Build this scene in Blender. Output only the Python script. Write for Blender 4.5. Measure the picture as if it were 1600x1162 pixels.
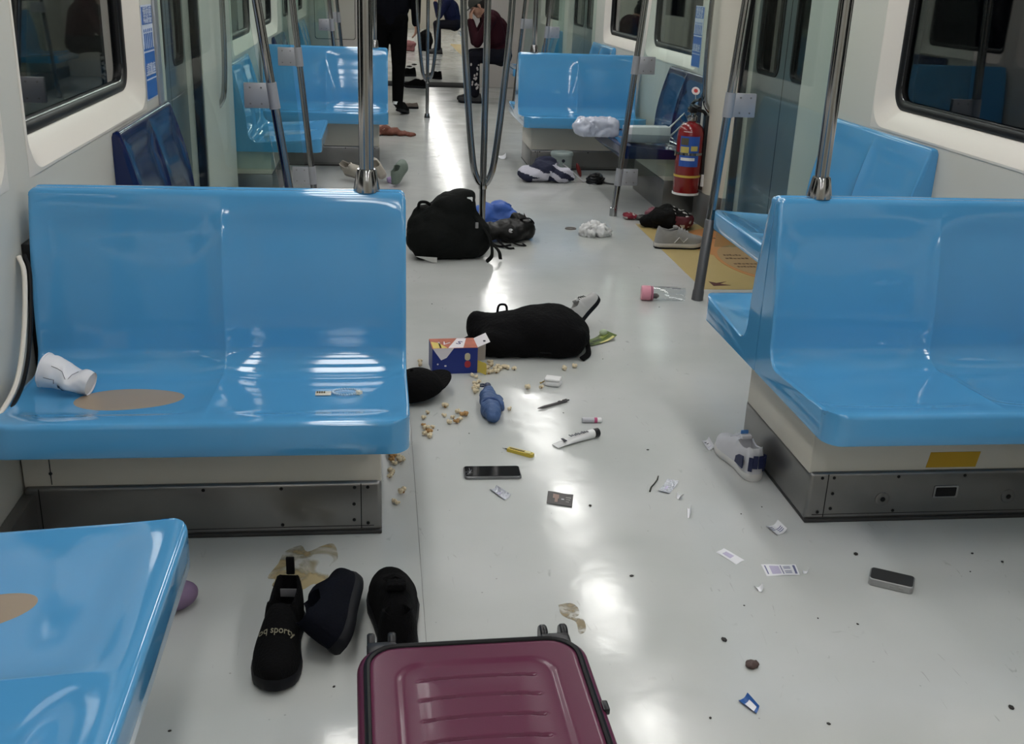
import bpy, bmesh, math, random
import numpy as np
from mathutils import Vector, Matrix, noise

random.seed(7)
for o in list(bpy.data.objects):
    bpy.data.objects.remove(o)
S = bpy.context.scene
COL = S.collection

# ------------------------------------------------------------------ camera, world, exposure
cam_data = bpy.data.cameras.new('camera')
cam = bpy.data.objects.new('camera', cam_data)
COL.objects.link(cam)
S.camera = cam
YAW, PITCH, ROLL, FPX = math.radians(7.55), math.radians(20.4), math.radians(2.28), 1650.0
cam_data.sensor_fit = 'HORIZONTAL'
cam_data.sensor_width = 36.0
cam_data.lens = 36.0 * FPX / 1600.0
cam_data.clip_start = 0.05
fw = Vector((math.sin(YAW) * math.cos(PITCH), math.cos(YAW) * math.cos(PITCH), -math.sin(PITCH)))
rt = Vector((math.cos(YAW), -math.sin(YAW), 0))
up = rt.cross(fw)
rt2 = rt * math.cos(ROLL) + up * math.sin(ROLL)
up2 = -rt * math.sin(ROLL) + up * math.cos(ROLL)
cm = Matrix((rt2, up2, -fw)).transposed().to_4x4()
cm.translation = (0, 0, 1.35)
cam.matrix_world = cm

world = bpy.data.worlds.new('tunnel_dark')
S.world = world
world.use_nodes = True
world.node_tree.nodes['Background'].inputs[0].default_value = (0.01, 0.012, 0.015, 1)
world.node_tree.nodes['Background'].inputs[1].default_value = 0.3

S.view_settings.view_transform = 'Standard'
S.view_settings.look = 'None'
S.view_settings.gamma = 1.0
S.view_settings.use_curve_mapping = False
S.view_settings.exposure = 0.0
LIGHT = 12.3          # radiance of the ceiling light diffusers

# ------------------------------------------------------------------ materials
MATS = {}
def mat(name, col, rough=0.5, metal=0.0, spec=0.5, coat=0.0, noise_amt=0.0, noise_scale=20.0, bump=0.0, bump_scale=60.0,
        trans=0.0, ior=1.45, alpha=1.0, emit=None, sheen=0.0):
    if name in MATS:
        return MATS[name]
    m = bpy.data.materials.new(name)
    m.use_nodes = True
    nt = m.node_tree
    b = nt.nodes['Principled BSDF']
    b.inputs['Base Color'].default_value = (*col, 1)
    b.inputs['Roughness'].default_value = rough
    b.inputs['Metallic'].default_value = metal
    b.inputs['Specular IOR Level'].default_value = spec
    b.inputs['Coat Weight'].default_value = coat
    b.inputs['Coat Roughness'].default_value = 0.05
    b.inputs['Transmission Weight'].default_value = trans
    b.inputs['IOR'].default_value = ior
    b.inputs['Alpha'].default_value = alpha
    b.inputs['Sheen Weight'].default_value = sheen
    if emit:
        b.inputs['Emission Color'].default_value = (*emit[0], 1)
        b.inputs['Emission Strength'].default_value = emit[1]
    tc = nt.nodes.new('ShaderNodeTexCoord')
    if noise_amt > 0:
        n = nt.nodes.new('ShaderNodeTexNoise')
        n.inputs['Scale'].default_value = noise_scale
        n.inputs['Detail'].default_value = 5
        nt.links.new(tc.outputs['Object'], n.inputs['Vector'])
        mx = nt.nodes.new('ShaderNodeMix')
        mx.data_type = 'RGBA'
        mx.inputs[6].default_value = (*[c * (1 - noise_amt) for c in col], 1)
        mx.inputs[7].default_value = (*[min(1, c * (1 + noise_amt)) for c in col], 1)
        nt.links.new(n.outputs['Fac'], mx.inputs[0])
        nt.links.new(mx.outputs[2], b.inputs['Base Color'])
    if bump > 0:
        n2 = nt.nodes.new('ShaderNodeTexNoise')
        n2.inputs['Scale'].default_value = bump_scale
        n2.inputs['Detail'].default_value = 4
        nt.links.new(tc.outputs['Object'], n2.inputs['Vector'])
        bp = nt.nodes.new('ShaderNodeBump')
        bp.inputs['Strength'].default_value = bump
        bp.inputs['Distance'].default_value = 0.01
        nt.links.new(n2.outputs['Fac'], bp.inputs['Height'])
        nt.links.new(bp.outputs['Normal'], b.inputs['Normal'])
    MATS[name] = m
    return m

def thin_glass(name, tint, gloss=1.0):
    m = bpy.data.materials.new(name)
    m.use_nodes = True
    nt = m.node_tree
    nt.nodes.remove(nt.nodes['Principled BSDF'])
    out = nt.nodes['Material Output']
    t = nt.nodes.new('ShaderNodeBsdfTransparent')
    t.inputs[0].default_value = (*tint, 1)
    g = nt.nodes.new('ShaderNodeBsdfGlossy')
    g.inputs['Color'].default_value = (gloss, gloss, gloss, 1)
    g.inputs['Roughness'].default_value = 0.02
    lw = nt.nodes.new('ShaderNodeLayerWeight')
    lw.inputs['Blend'].default_value = 0.5
    pw = nt.nodes.new('ShaderNodeMath'); pw.operation = 'POWER'; pw.inputs[1].default_value = 4.0
    nt.links.new(lw.outputs['Facing'], pw.inputs[0])
    ma = nt.nodes.new('ShaderNodeMath'); ma.operation = 'MULTIPLY_ADD'; ma.inputs[1].default_value = 0.75; ma.inputs[2].default_value = 0.045
    nt.links.new(pw.outputs[0], ma.inputs[0])
    mx = nt.nodes.new('ShaderNodeMixShader')
    nt.links.new(ma.outputs[0], mx.inputs[0])
    nt.links.new(t.outputs[0], mx.inputs[1])
    nt.links.new(g.outputs[0], mx.inputs[2])
    nt.links.new(mx.outputs[0], out.inputs['Surface'])
    MATS[name] = m
    return m

M_blue = mat('blue seat plastic', (0.086, 0.328, 0.61), 0.09, spec=0.5, coat=0.5, noise_amt=0.06, noise_scale=3)
M_dblue = mat('dark blue seat plastic', (0.0035, 0.012, 0.070), 0.13, spec=0.45, coat=0.3)
M_cream = mat('cream panel', (0.56, 0.53, 0.46), 0.38, noise_amt=0.03, noise_scale=2)
M_creamw = mat('pale wall panel', (0.60, 0.585, 0.525), 0.35, noise_amt=0.03, noise_scale=2)
M_surr = mat('window surround', (0.74, 0.69, 0.62), 0.33)
M_rubber = mat('black rubber', (0.005, 0.005, 0.006), 0.4, spec=0.3)
M_steel = mat('polished steel', (0.36, 0.36, 0.365), 0.13, metal=1.0)
M_dsteel = mat('grey pole sleeve', (0.16, 0.16, 0.165), 0.4, metal=0.6)
M_skirt = mat('brushed skirt metal', (0.23, 0.225, 0.22), 0.33, metal=0.85, noise_amt=0.12, noise_scale=9)
M_floor_base = mat('subfloor', (0.3, 0.3, 0.29), 0.7)
M_bracket = mat('grey bracket', (0.36, 0.37, 0.40), 0.35, metal=0.3)
M_door = mat('door steel', (0.22, 0.26, 0.27), 0.3, metal=0.75)
M_white = mat('white plastic', (0.78, 0.78, 0.78), 0.35)
M_paper = mat('white paper', (0.80, 0.80, 0.83), 0.7)
M_ink = mat('dark ink', (0.02, 0.02, 0.035), 0.6)
M_blueink = mat('blue print', (0.02, 0.10, 0.42), 0.4)
M_black = mat('black fabric', (0.003, 0.003, 0.0035), 0.9, spec=0.15, bump=0.5, bump_scale=90)
M_blackpl = mat('black plastic', (0.008, 0.008, 0.01), 0.35)
M_skin = mat('skin', (0.48, 0.27, 0.19), 0.55)
M_hair = mat('black hair', (0.012, 0.01, 0.009), 0.5, bump=0.6, bump_scale=150)
G_pane = thin_glass('windscreen glass', (0.85, 0.915, 0.895))
G_dark = thin_glass('window glass', (0.30, 0.34, 0.36))
G_clear = thin_glass('clear plastic', (0.90, 0.92, 0.93))
G_film = thin_glass('clear film', (0.86, 0.88, 0.92))

def floor_material():
    m = bpy.data.materials.new('vinyl floor')
    m.use_nodes = True
    nt = m.node_tree
    N, L = nt.nodes.new, nt.links.new
    b = nt.nodes['Principled BSDF']
    tc = N('ShaderNodeTexCoord')
    def noisy(scale, detail, dist=0.0, mapscale=None):
        n = N('ShaderNodeTexNoise')
        n.inputs['Scale'].default_value = scale
        n.inputs['Detail'].default_value = detail
        n.inputs['Distortion'].default_value = dist
        if mapscale:
            mp = N('ShaderNodeMapping')
            mp.inputs['Scale'].default_value = mapscale
            mp.inputs['Rotation'].default_value = (0, 0, 0.4)
            L(tc.outputs['Object'], mp.inputs['Vector'])
            L(mp.outputs[0], n.inputs['Vector'])
        else:
            L(tc.outputs['Object'], n.inputs['Vector'])
        return n
    def ramp(src, p0, p1, c0=0.0, c1=1.0):
        r = N('ShaderNodeMapRange')
        r.inputs[1].default_value, r.inputs[2].default_value = p0, p1
        r.inputs[3].default_value, r.inputs[4].default_value = c0, c1
        L(src, r.inputs[0])
        return r.outputs[0]
    big = noisy(1.3, 4)
    base = N('ShaderNodeMix'); base.data_type = 'RGBA'
    base.inputs[6].default_value = (0.50, 0.52, 0.50, 1)
    base.inputs[7].default_value = (0.60, 0.61, 0.60, 1)
    L(ramp(big.outputs['Fac'], 0.35, 0.65), base.inputs[0])
    # thin dark scuff marks: narrow band of a distorted noise, masked
    sc = noisy(9, 2, 0.5, (1, 0.22, 1))
    a = N('ShaderNodeMath'); a.operation = 'SUBTRACT'; a.inputs[1].default_value = 0.5
    L(sc.outputs['Fac'], a.inputs[0])
    ab = N('ShaderNodeMath'); ab.operation = 'ABSOLUTE'; L(a.outputs[0], ab.inputs[0])
    line = ramp(ab.outputs[0], 0.0, 0.007, 1.0, 0.0)
    mk = noisy(2.6, 3)
    mask = ramp(mk.outputs['Fac'], 0.50, 0.64)
    fine = noisy(22, 3)
    brk = ramp(fine.outputs['Fac'], 0.54, 0.62)
    mul = N('ShaderNodeMath'); mul.operation = 'MULTIPLY'; L(line, mul.inputs[0]); L(mask, mul.inputs[1])
    mul2 = N('ShaderNodeMath'); mul2.operation = 'MULTIPLY'; L(mul.outputs[0], mul2.inputs[0]); L(brk, mul2.inputs[1])
    # specks
    vo = N('ShaderNodeTexVoronoi'); vo.inputs['Scale'].default_value = 26
    L(tc.outputs['Object'], vo.inputs['Vector'])
    speck = ramp(vo.outputs['Distance'], 0.04, 0.07, 1.0, 0.0)
    mk2 = noisy(9, 2)
    sm = N('ShaderNodeMath'); sm.operation = 'MULTIPLY'; L(speck, sm.inputs[0]); L(ramp(mk2.outputs['Fac'], 0.54, 0.60), sm.inputs[1])
    mx = N('ShaderNodeMath'); mx.operation = 'MAXIMUM'; L(mul2.outputs[0], mx.inputs[0]); L(sm.outputs[0], mx.inputs[1])
    mxs = N('ShaderNodeMath'); mxs.operation = 'MULTIPLY'; mxs.inputs[1].default_value = 0.5; L(mx.outputs[0], mxs.inputs[0])
    col = N('ShaderNodeMix'); col.data_type = 'RGBA'
    col.inputs[7].default_value = (0.16, 0.15, 0.14, 1)
    L(mxs.outputs[0], col.inputs[0]); L(base.outputs[2], col.inputs[6])
    L(col.outputs[2], b.inputs['Base Color'])
    rn = noisy(5, 6, 0.5)
    L(ramp(rn.outputs['Fac'], 0.3, 0.7, 0.10, 0.20), b.inputs['Roughness'])
    b.inputs['Specular IOR Level'].default_value = 0.55
    bn = noisy(11, 4)
    bp = N('ShaderNodeBump'); bp.inputs['Strength'].default_value = 0.10; bp.inputs['Distance'].default_value = 0.008
    L(bn.outputs['Fac'], bp.inputs['Height']); L(bp.outputs[0], b.inputs['Normal'])
    MATS['vinyl floor'] = m
    return m
M_floor = floor_material()

# ------------------------------------------------------------------ mesh helpers
class MB:
    """collects geometry; build() links it as ONE mesh object"""
    def __init__(s):
        s.v, s.f, s.mi = [], [], []
    def add(s, v, f, mi=0):
        o = len(s.v)
        s.v += [tuple(p) for p in v]
        s.f += [tuple(i + o for i in q) for q in f]
        s.mi += [mi] * len(f)
        return s
    def box(s, x0, x1, y0, y1, z0, z1, r=0.0, seg=2, mi=0, M=None):
        bm = bmesh.new()
        bmesh.ops.create_cube(bm, size=1)
        for v in bm.verts:
            v.co = Vector(((x0 + x1) / 2 + v.co.x * (x1 - x0), (y0 + y1) / 2 + v.co.y * (y1 - y0), (z0 + z1) / 2 + v.co.z * (z1 - z0)))
        if r > 0:
            bmesh.ops.bevel(bm, geom=list(bm.edges), offset=r, segments=seg, profile=0.5, affect='EDGES')
        if M is not None:
            bmesh.ops.transform(bm, matrix=M, verts=bm.verts)
        bm.verts.index_update()
        s.add([v.co for v in bm.verts], [[v.index for v in f.verts] for f in bm.faces], mi)
        bm.free()
        return s
    def tube(s, pts, r, n=10, closed=False, mi=0, caps=True, flat=1.0):
        P = [Vector(p) for p in pts]
        k = len(P)
        R = r if isinstance(r, (list, tuple)) else [r] * k
        T = []
        for i in range(k):
            a = P[(i - 1) % k] if (closed or i > 0) else P[i]
            b = P[(i + 1) % k] if (closed or i < k - 1) else P[i]
            t = (b - a)
            T.append(t.normalized() if t.length > 1e-9 else Vector((0, 0, 1)))
        u = T[0].orthogonal().normalized() if abs(T[0].z) > 0.9 else T[0].cross(Vector((0, 0, 1))).normalized()
        V, F = [], []
        for i in range(k):
            if i:
                u = (u - T[i] * u.dot(T[i]))
                u = u.normalized() if u.length > 1e-6 else T[i].orthogonal().normalized()
            w = T[i].cross(u)
            for j in range(n):
                a = 2 * math.pi * j / n
                V.append(P[i] + (u * math.cos(a) + w * math.sin(a) * flat) * R[i])
        for i in range(k if closed else k - 1):
            i2 = (i + 1) % k
            for j in range(n):
                j2 = (j + 1) % n
                F.append((i * n + j, i * n + j2, i2 * n + j2, i2 * n + j))
        if caps and not closed:
            F.append(tuple(range(n))[::-1])
            F.append(tuple((k - 1) * n + j for j in range(n)))
        return s.add(V, F, mi)
    def lathe(s, prof, n=24, M=None, mi=0, caps=True):
        V, F = [], []
        for (r, z) in prof:
            for j in range(n):
                a = 2 * math.pi * j / n
                p = Vector((r * math.cos(a), r * math.sin(a), z))
                V.append(M @ p if M is not None else p)
        for i in range(len(prof) - 1):
            for j in range(n):
                j2 = (j + 1) % n
                F.append((i * n + j, i * n + j2, (i + 1) * n + j2, (i + 1) * n + j))
        if caps:
            F.append(tuple(range(n))[::-1])
            F.append(tuple((len(prof) - 1) * n + j for j in range(n)))
        return s.add(V, F, mi)
    def prism(s, out, z0, z1, mi=0, M=None, top_scale=1.0):
        n = len(out)
        cx = sum(p[0] for p in out) / n; cy = sum(p[1] for p in out) / n
        V = [Vector((p[0], p[1], z0)) for p in out] + [Vector((cx + (p[0] - cx) * top_scale, cy + (p[1] - cy) * top_scale, z1)) for p in out]
        if M is not None:
            V = [M @ p for p in V]
        F = [tuple(range(n))[::-1], tuple(range(n, 2 * n))] + [(i, (i + 1) % n, n + (i + 1) % n, n + i) for i in range(n)]
        return s.add(V, F, mi)
    def loops(s, L, mi=0, cap0=False, cap1=False, closed=False):
        n = len(L[0])
        V = [p for l in L for p in l]
        F = []
        k = len(L)
        for i in range(k if closed else k - 1):
            i2 = (i + 1) % k
            for j in range(n):
                j2 = (j + 1) % n
                F.append((i * n + j, i * n + j2, i2 * n + j2, i2 * n + j))
        if cap0: F.append(tuple(range(n))[::-1])
        if cap1: F.append(tuple((k - 1) * n + j for j in range(n)))
        return s.add(V, F, mi)
    def grid(s, G, mi=0, close_u=False):
        nu, nv = len(G), len(G[0])
        V = [p for row in G for p in row]
        F = []
        for i in range(nu - 1 + (1 if close_u else 0)):
            i2 = (i + 1) % nu
            for j in range(nv - 1):
                F.append((i * nv + j, i2 * nv + j, i2 * nv + j + 1, i * nv + j + 1))
        return s.add(V, F, mi)
    def ball(s, c, r, sub=2, M=None, mi=0):
        bm = bmesh.new()
        bmesh.ops.create_icosphere(bm, subdivisions=sub, radius=1)
        R = r if isinstance(r, (tuple, list)) else (r, r, r)
        V = []
        for v in bm.verts:
            p = Vector((v.co.x * R[0], v.co.y * R[1], v.co.z * R[2]))
            if M is not None: p = M @ p
            V.append(p + Vector(c))
        bm.verts.index_update()
        F = [[v.index for v in f.verts] for f in bm.faces]
        bm.free()
        return s.add(V, F, mi)
    def capsule(s, a, b, ra, rb, n=14, mi=0):
        a, b = Vector(a), Vector(b)
        t = (b - a).normalized() if (b - a).length > 1e-6 else Vector((0, 0, 1))
        pts, rr_ = [], []
        for k in range(5):
            an = math.pi / 2 * (1 - k / 5.0)
            pts.append(a - t * ra * math.sin(an)); rr_.append(max(ra * math.cos(an), ra * 0.02))
        for k in range(1, 6):
            an = math.pi / 2 * (k / 5.0)
            pts.append(b + t * rb * math.sin(an)); rr_.append(max(rb * math.cos(an), rb * 0.02))
        pts.insert(5, a); rr_.insert(5, ra); pts.insert(6, b); rr_.insert(6, rb)
        return s.tube(pts, rr_, n=n, mi=mi)
    def mesh(s, name):
        me = bpy.data.meshes.new(name)
        me.from_pydata(s.v, [], s.f)
        return me
    def build(s, name, mats, parent=None, smooth=True, angle=40, fixn=True):
        me = s.mesh(name)
        if not isinstance(mats, (list, tuple)): mats = [mats]
        for m in mats: me.materials.append(m)
        if len(mats) > 1:
            me.polygons.foreach_set('material_index', s.mi)
        if fixn:
            bm = bmesh.new(); bm.from_mesh(me)
            bmesh.ops.recalc_face_normals(bm, faces=bm.faces)
            bm.to_mesh(me); bm.free()
        if smooth:
            me.polygons.foreach_set('use_smooth', [True] * len(me.polygons))
            me.set_sharp_from_angle(angle=math.radians(angle))
        me.update()
        o = bpy.data.objects.new(name, me)
        COL.objects.link(o)
        if parent: o.parent = parent
        return o

def tag(o, label=None, cat=None, group=None, kind=None):
    if label: o['label'] = label
    if cat: o['category'] = cat
    if group: o['group'] = group
    if kind: o['kind'] = kind
    return o
def thing(name, label, cat, loc=(0, 0, 0), rot=(0, 0, 0), group=None):
    o = bpy.data.objects.new(name, None)
    o.empty_display_size = 0.1
    COL.objects.link(o)
    o.location = loc; o.rotation_euler = rot
    return tag(o, label, cat, group)
def place(o, loc, rot=(0, 0, 0)):
    o.location = loc; o.rotation_euler = rot
    return o
def copy_tree(o, parent=None):
    c = o.copy(); COL.objects.link(c); c.parent = parent
    for ch in o.children: copy_tree(ch, c)
    return c
def struct(o): return tag(o, kind='structure')

def rr(a0, a1, b0, b1, r, n=6):
    pts = []
    for (ca, cb, s) in ((a1 - r, b1 - r, 0), (a0 + r, b1 - r, 90), (a0 + r, b0 + r, 180), (a1 - r, b0 + r, 270)):
        for k in range(n + 1):
            t = math.radians(s + 90 * k / n)
            pts.append((ca + r * math.cos(t), cb + r * math.sin(t)))
    return pts
def bez(pts, n=24):
    """Catmull-Rom through pts"""
    P = [Vector(p) for p in pts]
    P = [P[0] * 2 - P[1]] + P + [P[-1] * 2 - P[-2]]
    out = []
    seg = len(P) - 3
    for i in range(seg):
        m = max(2, n // seg)
        for k in range(m):
            t = k / m
            p0, p1, p2, p3 = P[i:i + 4]
            out.append(0.5 * ((2 * p1) + (p2 - p0) * t + (2 * p0 - 5 * p1 + 4 * p2 - p3) * t * t + (3 * p1 - p0 - 3 * p2 + p3) * t ** 3))
    out.append(P[-2])
    return out

def fuse(name, mb, voxel, mats, parent=None, smooth_it=4, disp=0.0, disp_scale=8.0, regions=None, floor=None, seed=0.0, ridged=False):
    """voxel-fuse the collected solids into one continuous surface"""
    me = mb.mesh('tmp')
    bm = bmesh.new(); bm.from_mesh(me); bmesh.ops.recalc_face_normals(bm, faces=bm.faces); bm.to_mesh(me); bm.free()
    o = bpy.data.objects.new('tmp', me); COL.objects.link(o)
    md = o.modifiers.new('r', 'REMESH'); md.mode = 'VOXEL'; md.voxel_size = voxel
    if smooth_it:
        sm = o.modifiers.new('s', 'SMOOTH'); sm.iterations = smooth_it; sm.factor = 0.5
    dg = bpy.context.evaluated_depsgraph_get()
    me2 = bpy.data.meshes.new_from_object(o.evaluated_get(dg))
    bpy.data.objects.remove(o); bpy.data.meshes.remove(me)
    me2.name = name
    if disp > 0:
        for v in me2.vertices:
            p = v.co * disp_scale + Vector((seed, seed * 1.7, seed * 0.3))
            h = noise.fractal(p, 1.0, 2.0, 4)
            if ridged: h = (1 - abs(noise.noise(p)) * 2.2) * 0.8 + 0.3 * noise.noise(p * 2.3)
            v.co += v.normal * (h * disp)
    if floor is not None:
        for v in me2.vertices:
            if v.co.z < floor: v.co.z = floor
    if not isinstance(mats, (list, tuple)): mats = [mats]
    me2.materials.clear()
    for m in mats: me2.materials.append(m)
    if regions:
        me2.polygons.foreach_set('material_index', [regions(p.center) for p in me2.polygons])
    me2.polygons.foreach_set('use_smooth', [True] * len(me2.polygons))
    me2.update()
    o = bpy.data.objects.new(name, me2); COL.objects.link(o)
    if parent: o.parent = parent
    return o

def text(name, body, size, m, parent=None, loc=(0, 0, 0), rot=(0, 0, 0), ext=0.0004, align='CENTER', bend=None, sx=1.0):
    cu = bpy.data.curves.new('t', 'FONT')
    cu.body = body; cu.size = size; cu.extrude = ext; cu.align_x = align; cu.align_y = 'CENTER'; cu.resolution_u = 3
    t = bpy.data.objects.new('t', cu); COL.objects.link(t)
    me = bpy.data.meshes.new_from_object(t.evaluated_get(bpy.context.evaluated_depsgraph_get()))
    bpy.data.objects.remove(t); bpy.data.curves.remove(cu)
    me.name = name
    for v in me.vertices: v.co.x *= sx
    if bend:
        for v in me.vertices: v.co = bend(v.co)
    me.materials.clear(); me.materials.append(m)
    o = bpy.data.objects.new(name, me); COL.objects.link(o)
    if parent: o.parent = parent
    o.location = loc; o.rotation_euler = rot
    return o
RX, RY, RZ = (lambda a: Matrix.Rotation(math.radians(a), 4, 'X')), (lambda a: Matrix.Rotation(math.radians(a), 4, 'Y')), (lambda a: Matrix.Rotation(math.radians(a), 4, 'Z'))
TR = lambda x, y, z: Matrix.Translation((x, y, z))
D = math.radians

# ------------------------------------------------------------------ room constants
XL, XR, XC = -0.87, 2.00, 0.567       # inner faces of the side walls, car axis
ZC = 2.10                             # ceiling
Y0, YE, YF = -3.0, 14.30, 30.0        # rear end, gangway, far end of next car
MID1, MID2, MID3, MID4 = 2.69, 8.25, 19.4, 24.9
WL = 0.91                             # width of a double seat across the car

# ================================================================== STRUCTURE
def make_floor(y0, y1, n):
    f = MB().box(XL - 0.15, XR + 0.15, y0, y1, -0.06, -0.004).build('floor', M_floor_base)
    struct(f)
    for (a, b) in ((XL - 0.1, 0.0930), (0.0940, XR + 0.1)):
        MB().box(a, b, y0, y1, -0.004, 0.0).build('floor_panel', M_floor, f, smooth=False)
make_floor(Y0, YE - 0.02, 1)
make_floor(YE + 0.12, YF, 2)
th = MB().box(0.02, 1.14, YE - 0.18, YE + 0.40, -0.003, 0.010, 0.003)
struct(th.build('trim_1', mat('gangway plate', (0.012, 0.012, 0.013), 0.85, spec=0.1)))
struct(MB().box(XL - 0.15, XR + 0.15, Y0, YF, ZC, ZC + 0.05).build('ceiling', mat('ceiling panel', (0.30, 0.30, 0.29), 0.5), smooth=False))
struct(MB().box(XL - 0.15, XR + 0.15, Y0 - 0.05, Y0, 0, ZC).build('wall_rear', M_cream, smooth=False))
struct(MB().box(XL - 0.15, XR + 0.15, YF, YF + 0.05, 0, ZC).build('wall_far', M_cream, smooth=False))

# gangway end walls (opening between)
M_end = mat('end wall panel', (0.62, 0.58, 0.55), 0.4)
w = MB().box(XL, 0.02, YE - 0.05, YE + 0.15, 0, ZC, 0.01).build('wall_gangway_left', M_end); struct(w)
p = rr(-0.80, -0.30, 0.55, 1.9, 0.03)
MB().loops([[(x, YE - 0.052, z) for x, z in p], [(x, YE - 0.06, z) for x, z in rr(-0.798, -0.302, 0.552, 1.898, 0.03)]], cap1=True).build('hatch_panel', M_creamw, w)
MB().loops([[(x, YE - 0.0505, z) for x, z in rr(-0.806, -0.294, 0.544, 1.906, 0.033)], [(x, YE - 0.053, z) for x, z in rr(-0.806, -0.294, 0.544, 1.906, 0.033)]], cap1=True).build('hatch_gasket', M_rubber, w)
struct(MB().box(1.14, XR, YE - 0.05, YE + 0.15, 0, ZC, 0.01).build('wall_gangway_right', M_end))

# side walls with real openings: list of (y0,y1,z0,z1)
WIN_Z0, WIN_Z1 = 0.85, 1.80
def win_spans(mid): return [(mid - 1.51, mid - 0.09), (mid + 0.09, mid + 1.51)]
def side_wall(name, side, openings):
    xf = XL if side < 0 else XR
    a, b = (xf - 0.14, xf) if side < 0 else (xf, xf + 0.14)
    mb = MB()
    y = Y0
    for (p0, p1, z0, z1) in sorted(openings):
        mb.box(a, b, y, p0, 0, ZC)
        if z0 > 0: mb.box(a, b, p0, p1, 0, z0)
        if z1 < ZC: mb.box(a, b, p0, p1, z1, ZC)
        y = p1
    mb.box(a, b, y, YF, 0, ZC)
    o = mb.build(name, M_creamw, smooth=False)
    return struct(o)
LD = [(4.62, 5.47, 0, 2.0), (10.3, 11.7, 0, 2.0), (15.9, 17.2, 0, 2.0)]
RD = [(4.92, 5.88, 0, 2.0), (10.3, 11.7, 0, 2.0), (15.9, 17.2, 0, 2.0)]
wins = win_spans(MID1) + win_spans(MID2) + [(12.3, 13.7)] + win_spans(MID3)
side_wall('wall_left', -1, [(a, b, WIN_Z0, WIN_Z1) for a, b in wins] + LD)
side_wall('wall_right', 1, [(a, b, WIN_Z0, WIN_Z1) for a, b in wins] + RD)

wn = 0
def window(side, y0, y1):
    global wn
    wn += 1
    xf = XL if side < 0 else XR
    d = lambda k: xf + side * k
    n = 8
    def L(ins, r, dep):
        return [(d(dep), a, b) for a, b in rr(y0 + ins, y1 - ins, WIN_Z0 + ins, WIN_Z1 - ins, r, n)]
    g = MB().loops([[(d(0.064), a, b) for a, b in rr(y0 + 0.09, y1 - 0.09, WIN_Z0 + 0.09, WIN_Z1 - 0.09, 0.06, n)],
                    [(d(0.070), a, b) for a, b in rr(y0 + 0.09, y1 - 0.09, WIN_Z0 + 0.09, WIN_Z1 - 0.09, 0.06, n)]], cap0=True, cap1=True).build('window_%d' % wn, G_dark, smooth=False)
    struct(g)
    MB().loops([L(-0.012, 0.005, -0.0005), L(-0.010, 0.10, -0.003), L(-0.002, 0.10, -0.004), L(0.004, 0.098, -0.001), L(0.066, 0.08, 0.045), L(0.072, 0.078, 0.05), L(0.072, 0.078, 0.12)]).build('window_surround', M_surr, g, angle=18)
    MB().loops([L(0.07, 0.078, 0.062), L(0.07, 0.078, 0.046), L(0.078, 0.074, 0.040), L(0.098, 0.066, 0.044), L(0.104, 0.062, 0.052), L(0.104, 0.062, 0.075)]).build('gasket', M_rubber, g, angle=50)
    MB().loops([L(0.10, 0.062, 0.0515), L(0.103, 0.062, 0.050), L(0.106, 0.06, 0.0515)]).build('bead_strip', M_steel, g)
for (a, b) in wins[:5]:
    window(-1, a, b)
    window(1, a, b)
for (a, b) in wins[5:]:
    window(1, a, b)

dn = 0
def door(side, y0, y1, depth=0.06, z1=2.0):
    global dn
    dn += 1
    xf = XL if side < 0 else XR
    base = bpy.data.objects.new('door_%d' % dn, None); COL.objects.link(base); struct(base)
    ym = (y0 + y1) / 2
    for (a, b) in ((y0 - 0.02, ym - 0.004), (ym + 0.004, y1 + 0.02)):
        xa, xb = xf + side * depth, xf + side * (depth + 0.035)
        n = 6
        wi = 0.08
        def lp(x, i0, z0, zz, r): return [(x, p, q) for p, q in rr(a + i0, b - i0, z0, zz, r, n)]
        MB().loops([lp(xb, wi, 0.92, 1.75, 0.06), lp(xb, 0.0, 0.005, z1, 0.004), lp(xa, 0.0, 0.005, z1, 0.004), lp(xa, wi, 0.92, 1.75, 0.06)], closed=True).build('door_leaf', M_door, base, angle=30)
        lf = MB().loops([lp(xa + side * 0.012, wi - 0.005, 0.915, 1.755, 0.062), lp(xa + side * 0.018, wi - 0.005, 0.915, 1.755, 0.062)], cap0=True, cap1=True).build('door_pane', G_dark, base, smooth=False)
        MB().loops([lp(xa + side * 0.01, wi - 0.006, 0.914, 1.756, 0.062), lp(xa - side * 0.004, wi - 0.004, 0.916, 1.754, 0.06), lp(xa - side * 0.004, wi + 0.014, 0.934, 1.736, 0.05), lp(xa + side * 0.01, wi + 0.016, 0.936, 1.734, 0.05)]).build('pane_gasket', M_rubber, base)
    MB().box(min(xf + side * depth, xf + side * (depth + 0.03)), max(xf + side * depth, xf + side * (depth + 0.03)), ym - 0.006, ym + 0.006, 0.005, z1).build('door_seal', M_rubber, base)
    MB().box(xf - 0.0 if side > 0 else xf - 0.13, xf + 0.13 if side > 0 else xf, y0, y1, -0.002, 0.006).build('sill_plate', M_skirt, base)
door(-1, 4.62, 5.47)
door(1, 4.92, 5.88)
for s in (-1, 1):
    door(s, 10.3, 11.7); door(s, 15.9, 17.2)

tn = 1
def trim(mb, m, angle=40):
    global tn
    tn += 1
    return struct(mb.build('trim_%d' % tn, m, angle=angle))
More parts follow.
